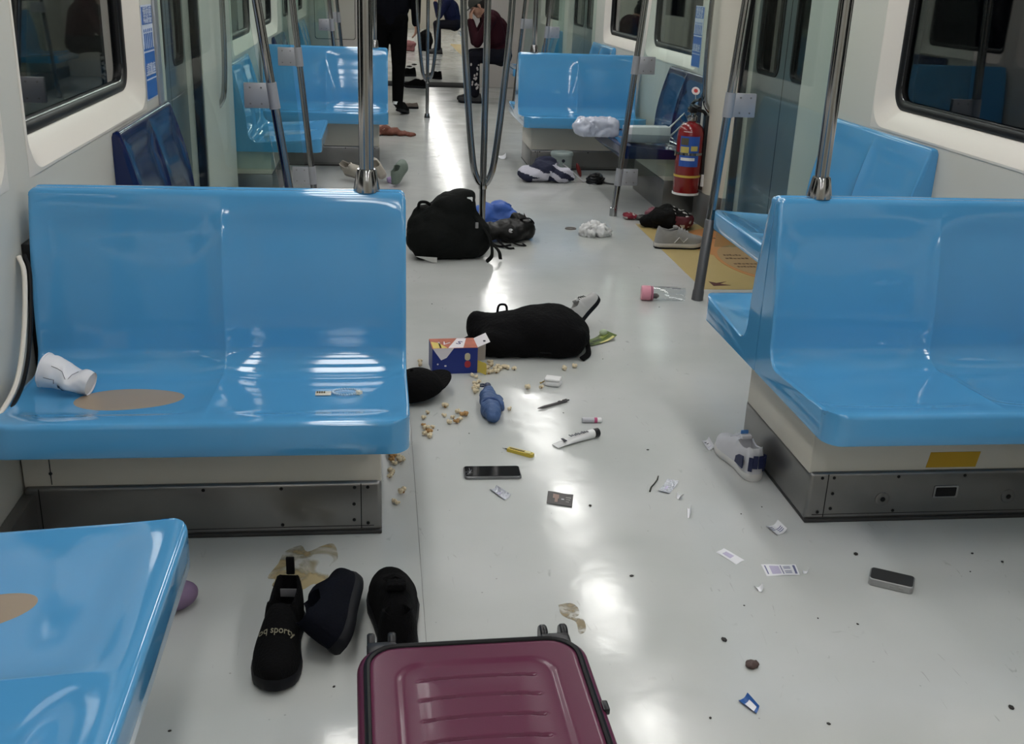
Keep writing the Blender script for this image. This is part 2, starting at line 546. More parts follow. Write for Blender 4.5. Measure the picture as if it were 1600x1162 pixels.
# door posts: left far side post, right far and near posts
trim(MB().prism([(XL - 0.02, 5.50), (XL + 0.015, 5.50), (XL + 0.05, 5.62), (XL + 0.05, 6.30), (XL - 0.02, 6.30)], 0.02, ZC), mat('door post', (0.52, 0.52, 0.48), 0.35))
trim(MB().prism([(XR + 0.02, 5.90), (XR - 0.03, 5.92), (XR - 0.09, 6.03), (XR - 0.10, 6.24), (XR - 0.06, 6.31), (XR + 0.02, 6.31)], 0.2, ZC), M_cream)
trim(MB().prism([(XR + 0.02, 5.90), (XR - 0.03, 5.92), (XR - 0.088, 6.03), (XR - 0.098, 6.24), (XR - 0.06, 6.31), (XR + 0.02, 6.31)], 0.0, 0.2), M_skirt)
trim(MB().prism([(XR + 0.02, 4.60), (XR - 0.03, 4.60), (XR - 0.05, 4.68), (XR - 0.05, 4.88), (XR - 0.02, 4.90), (XR + 0.02, 4.90)], 0.0, ZC), mat('door post', (0.52, 0.52, 0.48), 0.35))
# black draught strips beside the door posts
trim(MB().box(XL - 0.03, XL + 0.01, 5.46, 5.50, 0, 2.0, 0.004), M_rubber)
trim(MB().box(XR - 0.01, XR + 0.03, 5.865, 5.90, 0, 2.0, 0.004), M_rubber)
# aluminium strip left of the left door
trim(MB().box(XL, XL + 0.012, 4.44, 4.505, 0.0, ZC, 0.003), mat('aluminium strip', (0.45, 0.47, 0.52), 0.3, metal=0.7))
# skirting
for side, nm in ((-1, 'left'), (1, 'right')):
    xf = XL if side < 0 else XR
    mb = MB()
    for (a, b) in ((Y0, 4.4), (6.32, 10.2), (11.8, YE - 0.06)):
        mb.box(min(xf, xf - side * 0.03), max(xf, xf - side * 0.03), a, b, 0, 0.13, 0.004)
    struct(mb.build('baseboard_' + nm, M_skirt))
# pale bead tracing the wall panel beside the near left seat
trim(MB().tube(bez([(XL + 0.006, 2.60, 0.68), (XL + 0.022, 2.575, 0.64), (XL + 0.028, 2.51, 0.53), (XL + 0.030, 2.43, 0.445), (XL + 0.034, 2.33, 0.415), (XL + 0.036, 2.18, 0.405)], 30), 0.006, n=8), M_surr)
trim(MB().tube(bez([(XL + 0.014, 2.615, 0.68), (XL + 0.030, 2.59, 0.64), (XL + 0.036, 2.53, 0.525), (XL + 0.038, 2.45, 0.437), (XL + 0.042, 2.34, 0.405), (XL + 0.044, 2.18, 0.396)], 30), 0.005, n=8), M_rubber)  # black tube standing in for the shade in the gap below the bead
trim(MB().box(XL, XL + 0.022, 2.64, 2.74, 0.36, 0.70, 0.004), M_rubber)  # black filler added to darken the shaded gap between seat back and wall

# ceiling light diffusers in two rows
M_lamp = mat('light diffuser', (0.9, 0.9, 0.9), 0.5, emit=((1.0, 0.985, 0.95), LIGHT))
y = Y0 + 0.3
while y < YF - 1.2:
    for xx, s in ((-0.17, 'left'), (1.30, 'right')):
        if not (YE - 1.2 < y < YE + 0.1):
            l = tag(thing('ceiling_light', 'long ceiling light over the %s row of seats, above the top of the picture' % s, 'ceiling light', (xx, y + 0.58, ZC), group='ceiling lights over the %s seats' % s))
            MB().box(-0.12, 0.12, -0.56, 0.56, -0.025, 0.0, 0.006).build('housing', M_white, l)
            MB().box(-0.105, 0.105, -0.375, 0.375, -0.03, -0.0255, 0.002).build('diffuser', M_lamp, l)
    y += 1.22

# ================================================================== SEATS
def shell_mesh(W, Dp=0.52, zb=0.34, zt=0.42, H=0.835, A=0.016, nb=2):
    """moulded double seat shell, local x = width, y = depth (0 = front lip), z up"""
    path = []   # (d, z, nd, nz, weight)
    path.append((0.03, zb, 0, 0, 0)); path.append((0.004, zb, 0, 0, 0)); path.append((0.0, zb + 0.006, 0, 0, 0))
    path.append((0.0, zb + 0.03, 0, 0, 0)); path.append((0.0, zt - 0.012, 0, 0, 0))
    for k in range(1, 6):
        a = math.radians(90 * k / 5)
        path.append((0.012 - 0.012 * math.cos(a), zt - 0.012 + 0.012 * math.sin(a), 0, -1, 0))
    n = 14
    for k in range(1, n + 1):
        t = k / n
        path.append((0.012 + 0.353 * t, zt - 0.022 * t, 0, -1, min(1, t / 0.30) ** 2))
    n = 9
    zc0 = zt - 0.022
    for k in range(1, n + 1):
        a = math.radians(82 * k / n)
        path.append((0.365 + 0.058 * math.sin(a), zc0 + 0.058 * (1 - math.cos(a)), math.sin(a), -math.cos(a), 1))
    d0, z0 = path[-1][:2]
    n = 14
    for k in range(1, n + 1):
        t = k / n
        path.append((d0 + (Dp - 0.03 - d0) * t ** 1.75, z0 + (H - 0.015 - z0) * t, 1, 0, min(1, (1 - t) / 0.22) ** 1.5))
    for k in range(1, 6):
        a = math.radians(180 * k / 5)
        path.append((Dp - 0.0155 - 0.0145 * math.cos(a), H - 0.015 + 0.015 * math.sin(a), 0, -1, 0))
    path.append((Dp, 0.6, 0, 0, 0)); path.append((Dp, zb + 0.004, 0, 0, 0)); path.append((Dp - 0.004, zb, 0, 0, 0))
    ws = [0.0, 0.002, 0.006, 0.012, 0.02, 0.03, 0.042, 0.055]
    inner = np.linspace(0.055, W - 0.055, 18 * nb + 1)[1:-1]
    ws = ws + list(inner) + [W - q for q in reversed(ws)]
    if nb == 2:
        ws = sorted(set([round(q, 5) for q in ws] + [W / 2 - 0.008, W / 2 - 0.003, W / 2, W / 2 + 0.003, W / 2 + 0.008]))
    rc, rt_ = 0.055, 0.020
    L = []
    for wv in ws:
        e = min(wv, W - wv)
        u = (wv / (W / nb)) % 1.0
        bk = max(0.0, 1 - abs(2 * u - 1) ** 5.0) if 1e-6 < wv < W - 1e-6 else 0
        if abs(wv - W / 2) < 1e-4 and nb == 2: bk = 0
        dm = rc - math.sqrt(max(0, rc * rc - (rc - e) ** 2)) if e < rc else 0
        zm = rt_ - math.sqrt(max(0, rt_ * rt_ - (rt_ - e) ** 2)) if e < rt_ else 0
        sh = 0.005 * max(0, 1 - e / 0.008) ** 2
        ring = []
        for (d_, z_, nd, nz, wt) in path:
            dd = d_ + nd * A * bk * wt + nd * sh
            zz = z_ + nz * A * bk * wt + nz * sh
            if d_ < 0.2 and z_ <= zt + 0.001: dd = max(dd, dm)
            if z_ > H - 0.2: zz = min(zz, H - zm)
            ring.append((wv, dd, zz))
        L.append(ring)
    return MB().loops(L, cap0=True, cap1=True)

SHELLS = {}
def get_shell(W, Dp):
    k = (round(W, 3), round(Dp, 3))
    if k not in SHELLS:
        o = shell_mesh(W, Dp).build('seat_shell', M_blue, angle=50)
        SHELLS[k] = o.data
        bpy.data.objects.remove(o)
    return SHELLS[k]
DARKSHELL = {}
def add_shell(parent, W, Dp, loc, rz, dark=False):
    me = get_shell(W, Dp)
    if dark:
        if me.name not in DARKSHELL:
            DARKSHELL[me.name] = me.copy(); DARKSHELL[me.name].materials[0] = M_dblue
        me = DARKSHELL[me.name]
    o = bpy.data.objects.new('seat_shell', me); COL.objects.link(o)
    o.parent = parent; o.location = loc; o.rotation_euler = (0, 0, rz)
    return o

def transverse(side, mid, facing, label):
    """double seat across the car; facing -1 = towards the camera"""
    W = WL
    x0 = XC - 0.502 - W if side < 0 else XC + 0.478
    yb = mid - 0.0015 if facing < 0 else mid + 0.0015
    t = thing('double_seat', label, 'seat', (x0, yb, 0))
    Dp = 0.52
    if facing < 0:
        add_shell(t, W, Dp, (0, -Dp, 0), 0)
    else:
        add_shell(t, W, Dp, (W, Dp, 0), math.pi)
    return t, x0, W
def pedestal(side, mid, label, detail=True):
    """box carrying two back-to-back double seats: cream upper, metal skirt"""
    xi = XC - 0.567 if side < 0 else XC + 0.567
    xo = XL + 0.004 if side < 0 else XR - 0.004
    t = thing('seat_pedestal', label, 'seat base', ((xi + xo) / 2, mid, 0))
    h = abs(xo - xi) / 2
    dy = 0.265
    MB().box(-h + 0.0, h, -dy + 0.010, dy - 0.010, 0.14, 0.3395, 0.006).build('upper_panel', M_cream, t)
    MB().box(-h, h, -dy, dy, 0.004, 0.147, 0.012, seg=3).build('metal_skirt', M_skirt, t)
    MB().box(-h, h, -dy - 0.006, dy + 0.006, 0.0, 0.010, 0.003).build('floor_flange', mat('dark flange', (0.03, 0.03, 0.03), 0.5), t)
    s = 1 if side < 0 else -1      # +1: aisle is at +x
    def xx(k): return s * (h - k)  # k metres from the aisle corner
    # seams of the skirt front
    for k in (0.052, 0.83):
        MB().box(xx(k) - 0.0012, xx(k) + 0.0012, -dy - 0.0006, -dy + 0.001, 0.015, 0.142).build('seam', M_rubber, t)
    MB().box(-h + 0.02, h - 0.02, -dy - 0.0006, -dy + 0.001, 0.022, 0.0235).build('seam', M_rubber, t)
    MB().box(xx(0.80) - 0.0012, xx(0.80) + 0.0012, -dy + 0.0095, -dy + 0.011, 0.15, 0.33).build('seam', M_rubber, t)
    for (k, z) in ((0.035, 0.132), (0.068, 0.132), (0.07, 0.04), (0.07, 0.085), (0.25, 0.03), (0.25, 0.132), (0.44, 0.132), (0.035, 0.03), (0.8, 0.18)):
        MB().lathe([(0.0045, 0), (0.0045, 0.0015), (0.002, 0.0025)], 10, TR(xx(k), -dy + (0.0 if z < 0.15 else 0.01), z) @ RX(90)).build('screw', M_rubber, t)
    return t, h, dy, xx

LBL = {
 ('L', 1, -1): 'light blue double seat facing the camera with the crumpled cup and spill on it',
 ('L', 1, 1): 'light blue double seat hidden back to back behind the seat with the crumpled cup',
 ('R', 1, -1): 'light blue double seat facing the camera above the yellow label',
 ('R', 1, 1): 'light blue double seat facing away behind the large right edge seat',
 ('L', 2, -1): 'distant light blue double seat facing the camera, left of the person in black',
 ('L', 2, 1): 'light blue double seat facing away behind the distant left seat',
 ('R', 2, -1): 'distant light blue double seat facing the camera, beside the white bags',
 ('R', 2, 1): 'light blue double seat facing away behind the distant right seat',
}
PED = {}
for side, sk in ((-1, 'L'), (1, 'R')):
    for mi, mid in ((1, MID1), (2, MID2)):
        for fc in (-1, 1):
            transverse(side, mid, fc, LBL[(sk, mi, fc)])
        PED[(sk, mi)] = pedestal(side, mid, {
            ('L', 1): 'cream seat base with dark metal skirt under the seat holding the crumpled cup',
            ('R', 1): 'cream seat base with yellow label and metal skirt at the right edge',
            ('L', 2): 'cream seat base under the distant seat left of the person in black',
            ('R', 2): 'cream seat base with metal skirt behind the navy and white bag'}[(sk, mi)])
# label, locks and recessed pull on the near right pedestal
t, h, dy, xx = PED[('R', 1)]
pc = t.location.x
MB().prism([(1.462 - pc, 0.153), (1.605 - pc, 0.153), (1.612 - pc, 0.198), (1.469 - pc, 0.198)], 0, 0.0012, M=TR(0, -dy + 0.010, 0) @ RX(90)).build('yellow_label', mat('yellow label', (0.48, 0.28, 0.012), 0.5), t)
for lx in (1.348, 1.713):
    lk = MB().lathe([(0.020, 0), (0.020, 0.002), (0.016, 0.0035), (0.008, 0.0035)], 20, TR(lx - pc, -dy, 0.066) @ RX(90)).build('lock', M_skirt, t)
    MB().lathe([(0.007, 0.002), (0.007, 0.0045)], 12, TR(lx - pc, -dy, 0.066) @ RX(90)).build('keyhole', M_rubber, lk)
fr = rr(-0.035, 0.035, -0.018, 0.018, 0.004, 3)
pl = MB().loops([[(a + 1.526 - pc, -dy, b + 0.085) for a, b in fr], [(a + 1.526 - pc, -dy - 0.004, b + 0.085) for a, b in fr], [(a * 0.85 + 1.526 - pc, -dy - 0.004, b * 0.75 + 0.085) for a, b in fr], [(a * 0.83 + 1.526 - pc, -dy - 0.001, b * 0.7 + 0.085) for a, b in fr]]).build('pull_frame', M_steel, t)
MB().loops([[(a * 0.84 + 1.526 - pc, -dy - 0.001, b * 0.72 + 0.085) for a, b in fr], [(a * 0.84 + 1.526 - pc, -dy - 0.0015, b * 0.72 + 0.085) for a, b in fr]], cap1=True).build('pull_recess', M_rubber, pl)

def bench(side, y0, label, dark=False):
    """double seat along the side wall facing the aisle"""
    W, Dp = 0.90, 0.53
    xf = XL if side < 0 else XR
    t = thing('wall_seat', label, 'seat', (xf - side * Dp / 2, y0 + W / 2, 0))
    if side < 0:
        add_shell(t, W, Dp, (Dp / 2, -W / 2, 0), math.pi / 2, dark)
    else:
        add_shell(t, W, Dp, (-Dp / 2, W / 2, 0), -math.pi / 2, dark)
    # recessed supporting box under the pan
    a, b = (Dp / 2 - 0.33, Dp / 2) if side > 0 else (-Dp / 2, -Dp / 2 + 0.33)
    if side > 0: a += 0.10
    else: b -= 0.10
    MB().box(a, b, -W / 2 + 0.05, W / 2 - 0.05, 0.2, 0.3395, 0.004).build('support_box', M_cream, t)
    MB().box(a - 0.004, b + 0.004, -W / 2 + 0.045, W / 2 - 0.045, 0.0, 0.2, 0.004).build('support_skirt', M_skirt, t)
    return t
bench(-1, 0.85, 'light blue wall seat cut off at the bottom left corner of the picture')
bench(1, 0.85, 'light blue wall seat beside the camera, outside the right edge of the picture')
bench(-1, MID1 + 0.94, 'dark blue priority wall seat under the blue sign, behind the seat with the cup', True)
bench(1, MID1 + 0.94, 'light blue wall seat under the right hand window, behind the large right seat')
bench(-1, MID2 - 1.84, 'light blue wall seat behind the left glass screen, beside the distant left double seat')
bench(1, MID2 - 1.84, 'dark blue priority wall seat carrying white bags beside the fire extinguisher', True)
bench(-1, MID2 + 0.94, 'dark blue wall seat far back on the left, beyond the distant left double seat', True)
bench(1, MID2 + 0.94, 'light blue wall seat whose top shows above the distant right double seat')
bench(1, 11.97, 'light blue wall seat under the person in maroon')
bench(-1, 11.97, 'light blue wall seat at the far left end behind the person in black')
bench(1, 20.0, 'light blue wall seat in the next car under the person in navy')

# ================================================================== POLES AND SCREENS
def seat_pole(x, y, z0, label):
    t = thing('grab_pole', label, 'pole', (x, y, z0))
    MB().tube([(0, 0, 0), (0, 0, ZC - z0)], 0.0185, n=20).build('pole', M_steel, t)
    MB().lathe([(0.033, 0), (0.033, 0.006), (0.025, 0.05), (0.0225, 0.056), (0.019, 0.056)], 24).build('collar', M_steel, t)
seat_pole(-0.033, MID1, 0.833, 'steel pole rising from the seat back with the crumpled cup below')
seat_pole(1.165, MID1, 0.833, 'steel pole rising from the back of the large seat at the right edge')
seat_pole(-0.033, MID2, 0.833, 'thin distant steel pole rising from the seat back left of the person in black')
seat_pole(1.165, MID2, 0.833, 'thin distant steel pole rising from the far right double seat')

def branch_pole(x, y, zj, label, r=0.017):
    t = thing('branched_pole', label, 'pole', (x, y, 0))
    MB().tube([(0, 0, 0), (0, 0, ZC)], r, n=18).build('centre_pole', M_steel, t)
    MB().lathe([(0.03, 0), (0.03, 0.006), (0.022, 0.045), (0.018, 0.048)], 20).build('foot_collar', M_steel, t)
    MB().lathe([(0.021, -0.02), (0.023, 0.0), (0.021, 0.035)], 18, TR(0, 0, zj)).build('junction', M_steel, t)
    for s in (-1, 1):
        pts = bez([(s * 0.004, 0, zj), (s * 0.030, 0, zj + 0.03), (s * 0.055, 0, zj + 0.12), (s * 0.085, 0, zj + 0.40), (s * 0.118, 0, zj + 0.85), (s * 0.125, 0, 1.7), (s * 0.10, 0, 1.95), (s * 0.05, 0, ZC)], 48)
        MB().tube(pts, r, n=16).build('curved_branch', M_steel, t)
branch_pole(0.53, 5.44, 0.345, 'branched steel pole in the middle of the aisle behind the big black backpack')
branch_pole(0.48, 10.94, 0.36, 'smaller branched steel pole further down the aisle beside the person in black')

def screen(side, y, x0, slope, label, brackets, sleeve=True, glass=True):
    """slanted pole with brackets holding a glass draught screen to the wall"""
    xf = XL if side < 0 else XR
    t = thing('glass_screen', label, 'partition', (x0, y, 0))
    P = lambda z: (slope * z, 0, z)
    MB().tube([P(0), P(0.5), P(1.0), P(1.5), P(1.95), (P(1.95)[0] + side * 0.03, 0, ZC)], 0.0185, n=18).build('pole', M_steel, t)
    if sleeve:
        MB().tube([P(0.0), P(0.04), P(0.05), P(0.37), P(0.375)], [0.027, 0.026, 0.0235, 0.0225, 0.019], n=18).build('sleeve', M_dsteel, t)
    else:
        MB().lathe([(0.024, 0), (0.024, 0.05), (0.019, 0.055)], 18).build('foot_collar', M_steel, t)
    for z in brackets:
        a = P(z)[0]
        mb = MB().box(min(a + side * 0.015, a + side * 0.115), max(a + side * 0.015, a + side * 0.115), -0.012, 0.012, z - 0.05, z + 0.05, 0.003)
        mb.tube([(a - slope * 0.05, 0, z - 0.052), (a + slope * 0.05, 0, z + 0.052)], 0.0225, n=18)
        bk = mb.build('bracket', M_bracket, t)
        for (px_, pz_) in ((0.045, 0.032), (0.09, 0.032), (0.045, -0.032), (0.09, -0.032)):
            MB().lathe([(0.004, 0), (0.004, 0.002)], 8, TR(a + side * px_, -0.012, z + pz_) @ RX(90)).build('screw', M_skirt, bk)
    if glass:
        wx = (xf - x0) - side * 0.006
        q = [(P(0.25)[0] + side * 0.04, 0.25), (wx, 0.25), (wx, 1.9), (P(1.9)[0] + side * 0.04, 1.9)]
        MB().add([(a, -0.005, b) for a, b in q] + [(a, 0.005, b) for a, b in q], [(0, 1, 2, 3), (7, 6, 5, 4), (0, 4, 5, 1), (1, 5, 6, 2), (2, 6, 7, 3), (3, 7, 4, 0)]).build('glass_pane', G_pane, t, smooth=False)
    return t
screen(-1, 4.53, -0.315, -0.135, 'near left glass screen with slanted steel pole behind the seat with the cup', (0.865,))
screen(-1, 6.34, -0.375, -0.087, 'far left glass screen with slanted pole and two grey brackets', (0.89, 0.22), False)
screen(1, 4.53, 1.445, 0.062, 'near right glass screen whose pole stands beside the pink capped bottle', (0.875,))
screen(1, 6.34, 1.432, 0.08, 'far right glass screen whose pole stands beside the dark blue seat with bags', (0.90, 0.24), False)
screen(-1, 10.13, -0.34, -0.09, 'distant left glass screen pole above the far left double seat', (0.9,), False)
screen(-1, 11.9, -0.34, -0.09, 'most distant left glass screen pole before the gangway', (0.9,), False)
screen(1, 10.13, 1.47, 0.08, 'distant right glass screen pole above the far right double seat', (0.9,), False)
screen(1, 11.9, 1.47, 0.08, 'most distant right glass screen pole behind the person in maroon', (0.9,), False)

def post_rail(side, x, y, label):
    t = tag(MB().tube(bez([(x + side * 0.05, y, 0.66), (x + side * 0.02, y, 0.69), (x, y, 0.75), (x - side * 0.012, y, 0.95), (x - side * 0.012, y, 1.3), (x, y, 1.6), (x + side * 0.05, y, 1.68)], 40), 0.014, n=14).build('hand_rail', M_steel), label, 'rail')
post_rail(1, XR - 0.125, 6.12, 'curved vertical hand rail on the cream door post beside the fire extinguisher')
post_rail(-1, XL + 0.075, 5.75, 'curved vertical hand rail on the left door post behind the glass')

# ================================================================== SIGNS, MAT, EXTINGUISHER
M_signb = mat('sign blue', (0.015, 0.12, 0.46), 0.3)
M_signw = mat('sign white', (0.62, 0.66, 0.78), 0.35)
def sign(side, y0, y1, z0, z1, label):
    """narrow priority-seat notice on the side wall; local x along the reading direction"""
    xf = XL if side < 0 else XR
    W, H = y1 - y0, z1 - z0
    # stand in local XZ plane, then turn to the wall
    t = thing('priority_sign', label, 'sign', (xf - side * 0.001, (y0 + y1) / 2, z0), (0, 0, math.pi / 2 if side < 0 else -math.pi / 2))
    def plate(name, a, b, c, d, m, k=0.0):
        return MB().box(a, b, -0.0022 - k, -0.0012 - k if k else 0.0, c, d).build(name, m, t, smooth=False)
    MB().box(-W / 2, W / 2, -0.002, 0, 0, H, 0.0005, 1).build('plate', M_signw, t)
    plate('blue_panel', -W / 2 + 0.006, W / 2 - 0.006, 0.006, H * 0.505, M_signb, 0.0012)
    plate('blue_panel', -W / 2 + 0.006, W / 2 - 0.006, H * 0.80, H - 0.006, M_signb, 0.0012)
    plate('blue_panel', -W / 2 + 0.006, W / 2 - 0.006, H * 0.525, H * 0.545, M_signb, 0.0012)
    plate('white_line', -W / 2 + 0.006, W / 2 - 0.006, H * 0.215, H * 0.228, M_signw, 0.0024)
    plate('white_line', -W / 2 + 0.006, W / 2 - 0.006, H * 0.27, H * 0.278, M_signw, 0.0024)
    text('lettering', '博愛座', W * 0.27, M_signw, t, (0, -0.0044, H * 0.905), (math.pi / 2, 0, 0))
    text('lettering', 'Priority Seat', W * 0.15, M_signw, t, (0, -0.0044, H * 0.835), (math.pi / 2, 0, 0))
    text('lettering', '請讓座', W * 0.26, M_signw, t, (0, -0.0044, H * 0.315), (math.pi / 2, 0, 0), sx=1.1)
    for k in range(5):
        x = (k - 2) * W * 0.17
        z = H * 0.62
        pm = MB().lathe([(0.001, 0), (W * 0.034, 0), (W * 0.034, 0.001)], 12, TR(x, -0.0022, z + W * 0.20) @ RX(90))
        pm.box(x - W * 0.042, x + W * 0.042, -0.0034, -0.0022, z + W * 0.02, z + W * 0.15)
        pm.box(x - W * 0.032, x - W * 0.006, -0.0034, -0.0022, z - W * 0.14, z + W * 0.02)
        pm.box(x + W * 0.006, x + W * 0.032, -0.0034, -0.0022, z - W * 0.14, z + W * 0.02)
        pm.build('pictogram', M_signb, t, smooth=False)
sign(-1, 4.225, 4.42, 0.865, 1.208, 'narrow blue and white priority seat notice above the left dark blue seat')
sign(1, 6.70, 6.89, 0.865, 1.235, 'narrow blue and white priority seat notice above the right dark blue seat')
# red notice on the far right window
tag(MB().box(XR + 0.01, XR + 0.016, 6.86, 7.35, 1.30, 1.42, 0.002).build('red_notice', mat('red notice', (0.30, 0.02, 0.015), 0.4)), 'red notice strip on the window beside the right blue sign', 'notice')

mt = thing('door_mat', 'yellow floor sticker with orange disc and arrow by the right door', 'floor sticker', (1.71, 5.42, 0))
M_mat = mat('yellow sticker', (0.50, 0.385, 0.165), 0.3, noise_amt=0.08, noise_scale=6)
MB().box(1.521 - 1.71, 1.97 - 1.71, 4.70 - 5.42, 6.115 - 5.42, 0.0, 0.0012).build('sheet', M_mat, mt, smooth=False)
def arc_disc(cx, r, cy0, z, m, nm, xmax=0.26, sy=1.0):
    out = []
    for k in range(41):
        a = math.radians(90 + 180 * k / 40)
        out.append((min(cx + r * math.cos(a), xmax), cy0 + sy * r * math.sin(a)))
    MB().prism(out, 0.0012, z).build(nm, m, mt, smooth=False)
arc_disc(0.26, 0.26, 0.20, 0.0016, mat('orange print', (0.55, 0.25, 0.09), 0.35), 'orange_disc', sy=1.5)
arc_disc(0.26, 0.20, -0.17, 0.0020, mat('orange print', (0.55, 0.25, 0.09), 0.35), 'orange_disc', sy=2.0)
arc_disc(0.26, 0.18, -0.17, 0.0024, mat('tan print', (0.42, 0.29, 0.15), 0.35), 'tan_disc', sy=1.9)
for i, (a, b, c) in enumerate(((0.12, 0.22, -0.30), (0.12, 0.25, -0.24), (0.11, 0.24, -0.13), (0.12, 0.22, -0.06), (0.1, 0.2, 0.33))):
    for k in range(6):
        x = a + (b - a) * k / 6
        MB().box(x, x + (b - a) / 8, c - 0.012, c + 0.012 * (0.4 + random.random()), 0.0024, 0.0028).build('printed_stroke', mat('brown print', (0.09, 0.045, 0.02), 0.5), mt, smooth=False)
for (sx_, sy_) in ((0, 0), ):
    ar = [(-0.119, -0.583), (-0.117, -0.663), (-0.027, -0.650), (-0.074, -0.625), (-0.028, -0.582), (-0.087, -0.610)]
    MB().prism(ar, 0.0012, 0.0018).build('arrow', mat('dark red print', (0.07, 0.01, 0.01), 0.5), mt, smooth=False)
MB().prism([(-0.10, 0.50), (-0.06, 0.46), (0.0, 0.50), (-0.05, 0.55)], 0.0012, 0.0018).build('arrow', mat('dark red print', (0.07, 0.01, 0.01), 0.5), mt, smooth=False)

M_red = mat('extinguisher red', (0.22, 0.006, 0.010), 0.25, coat=0.5)
def extinguisher(loc):
    t = thing('fire_extinguisher', 'red fire extinguisher with blue label hanging on the right door post', 'fire extinguisher', loc)
    R = 0.078
    MB().lathe([(0.03, 0.0), (R - 0.006, 0.0), (R, 0.01), (R, 0.34), (R * 0.97, 0.365), (R * 0.85, 0.392), (R * 0.6, 0.412), (0.024, 0.42), (0.022, 0.44)], 32).build('cylinder', M_red, t)
    MB().lathe([(R + 0.002, 0.0), (R + 0.002, 0.012), (R - 0.004, 0.014)], 32).build('foot_ring', M_white, t)
    MB().lathe([(0.026, 0.425), (0.03, 0.43), (0.03, 0.455), (0.02, 0.46), (0.02, 0.475)], 18).build('valve_collar', M_steel, t)
    vh = MB().box(-0.022, 0.022, -0.022, 0.022, 0.472, 0.51, 0.006).build('valve_body', M_blackpl, t)
    MB().box(-0.014, 0.014, -0.12, 0.03, 0.508, 0.522, 0.005).build('carry_handle', M_blackpl, t)
    MB().tube([(0, 0.02, 0.525), (0, -0.03, 0.545), (0, -0.12, 0.56)], 0.009, n=8).build('lever', M_blackpl, t)
    MB().lathe([(0.015, 0), (0.015, 0.01), (0.010, 0.012)], 16, TR(-0.022, 0.0, 0.49) @ RY(-90)).build('pressure_gauge', M_steel, t)
    MB().tube(bez([(0.02, 0.0, 0.49), (0.075, 0.0, 0.47), (0.098, 0.0, 0.36), (0.094, -0.02, 0.2), (0.090, -0.03, 0.10)], 24), 0.010, n=10).build('hose', M_blackpl, t)
    MB().tube([(0.09, -0.03, 0.12), (0.09, -0.03, 0.05)], [0.012, 0.014], n=12).build('nozzle', M_white, t)
    MB().lathe([(R + 0.0015, 0.105), (R + 0.0015, 0.118)], 32, caps=False).build('yellow_band', mat('yellow band', (0.6, 0.42, 0.08), 0.4), t)
    def lab(name, a0, a1, z0, z1, m, k=0.001):
        G = []
        for i in range(13):
            a = math.radians(a0 + (a1 - a0) * i / 12)
            G.append([((R + k) * math.cos(a), (R + k) * math.sin(a), z0), ((R + k) * math.cos(a), (R + k) * math.sin(a), z1)])
        return MB().grid(G).build(name, m, t, fixn=False)
    lab('blue_label', -150, -62, 0.17, 0.345, mat('label blue', (0.03, 0.10, 0.42), 0.35))
    lab('label_print', -146, -108, 0.25, 0.285, mat('label yellow', (0.5, 0.42, 0.12), 0.4), 0.0016)
    lab('label_print', -146, -112, 0.295, 0.335, mat('label grey', (0.10, 0.09, 0.06), 0.4), 0.0016)
    lab('label_print', -100, -70, 0.262, 0.29, mat('label yellow', (0.5, 0.42, 0.12), 0.4), 0.0016)
    lab('label_print', -142, -80, 0.205, 0.222, M_white, 0.0016)
    lab('label_print', -140, -100, 0.355, 0.372, M_white, -0.004)
    # clamp band and bracket to the post
    MB().lathe([(R + 0.003, 0.235), (R + 0.003, 0.25)], 32, caps=False).build('clamp_band', M_steel, t)
    MB().box(-R - 0.012, -R, -0.012, 0.012, 0.225, 0.26, 0.002).build('clamp_latch', M_steel, t)
    MB().box(R - 0.004, R + 0.018, -0.03, 0.03, 0.03, 0.46, 0.003).build('wall_bracket', M_blackpl, t)
    MB().lathe([(0.024, 0), (0.024, 0.004)], 20, TR(-0.01, -0.05, 0.60) @ RX(60)).build('inspection_tag', mat('tag white', (0.75, 0.68, 0.68), 0.5), t)
    MB().lathe([(0.012, 0.004), (0.012, 0.005)], 16, TR(-0.01, -0.05, 0.60) @ RX(60)).build('tag_mark', mat('tag red', (0.5, 0.05, 0.05), 0.5), t)
    MB().tube([(-0.01, -0.046, 0.6), (0, -0.03, 0.55)], 0.002, n=6).build('tag_string', M_white, t)
extinguisher((1.815, 6.13, 0.185))

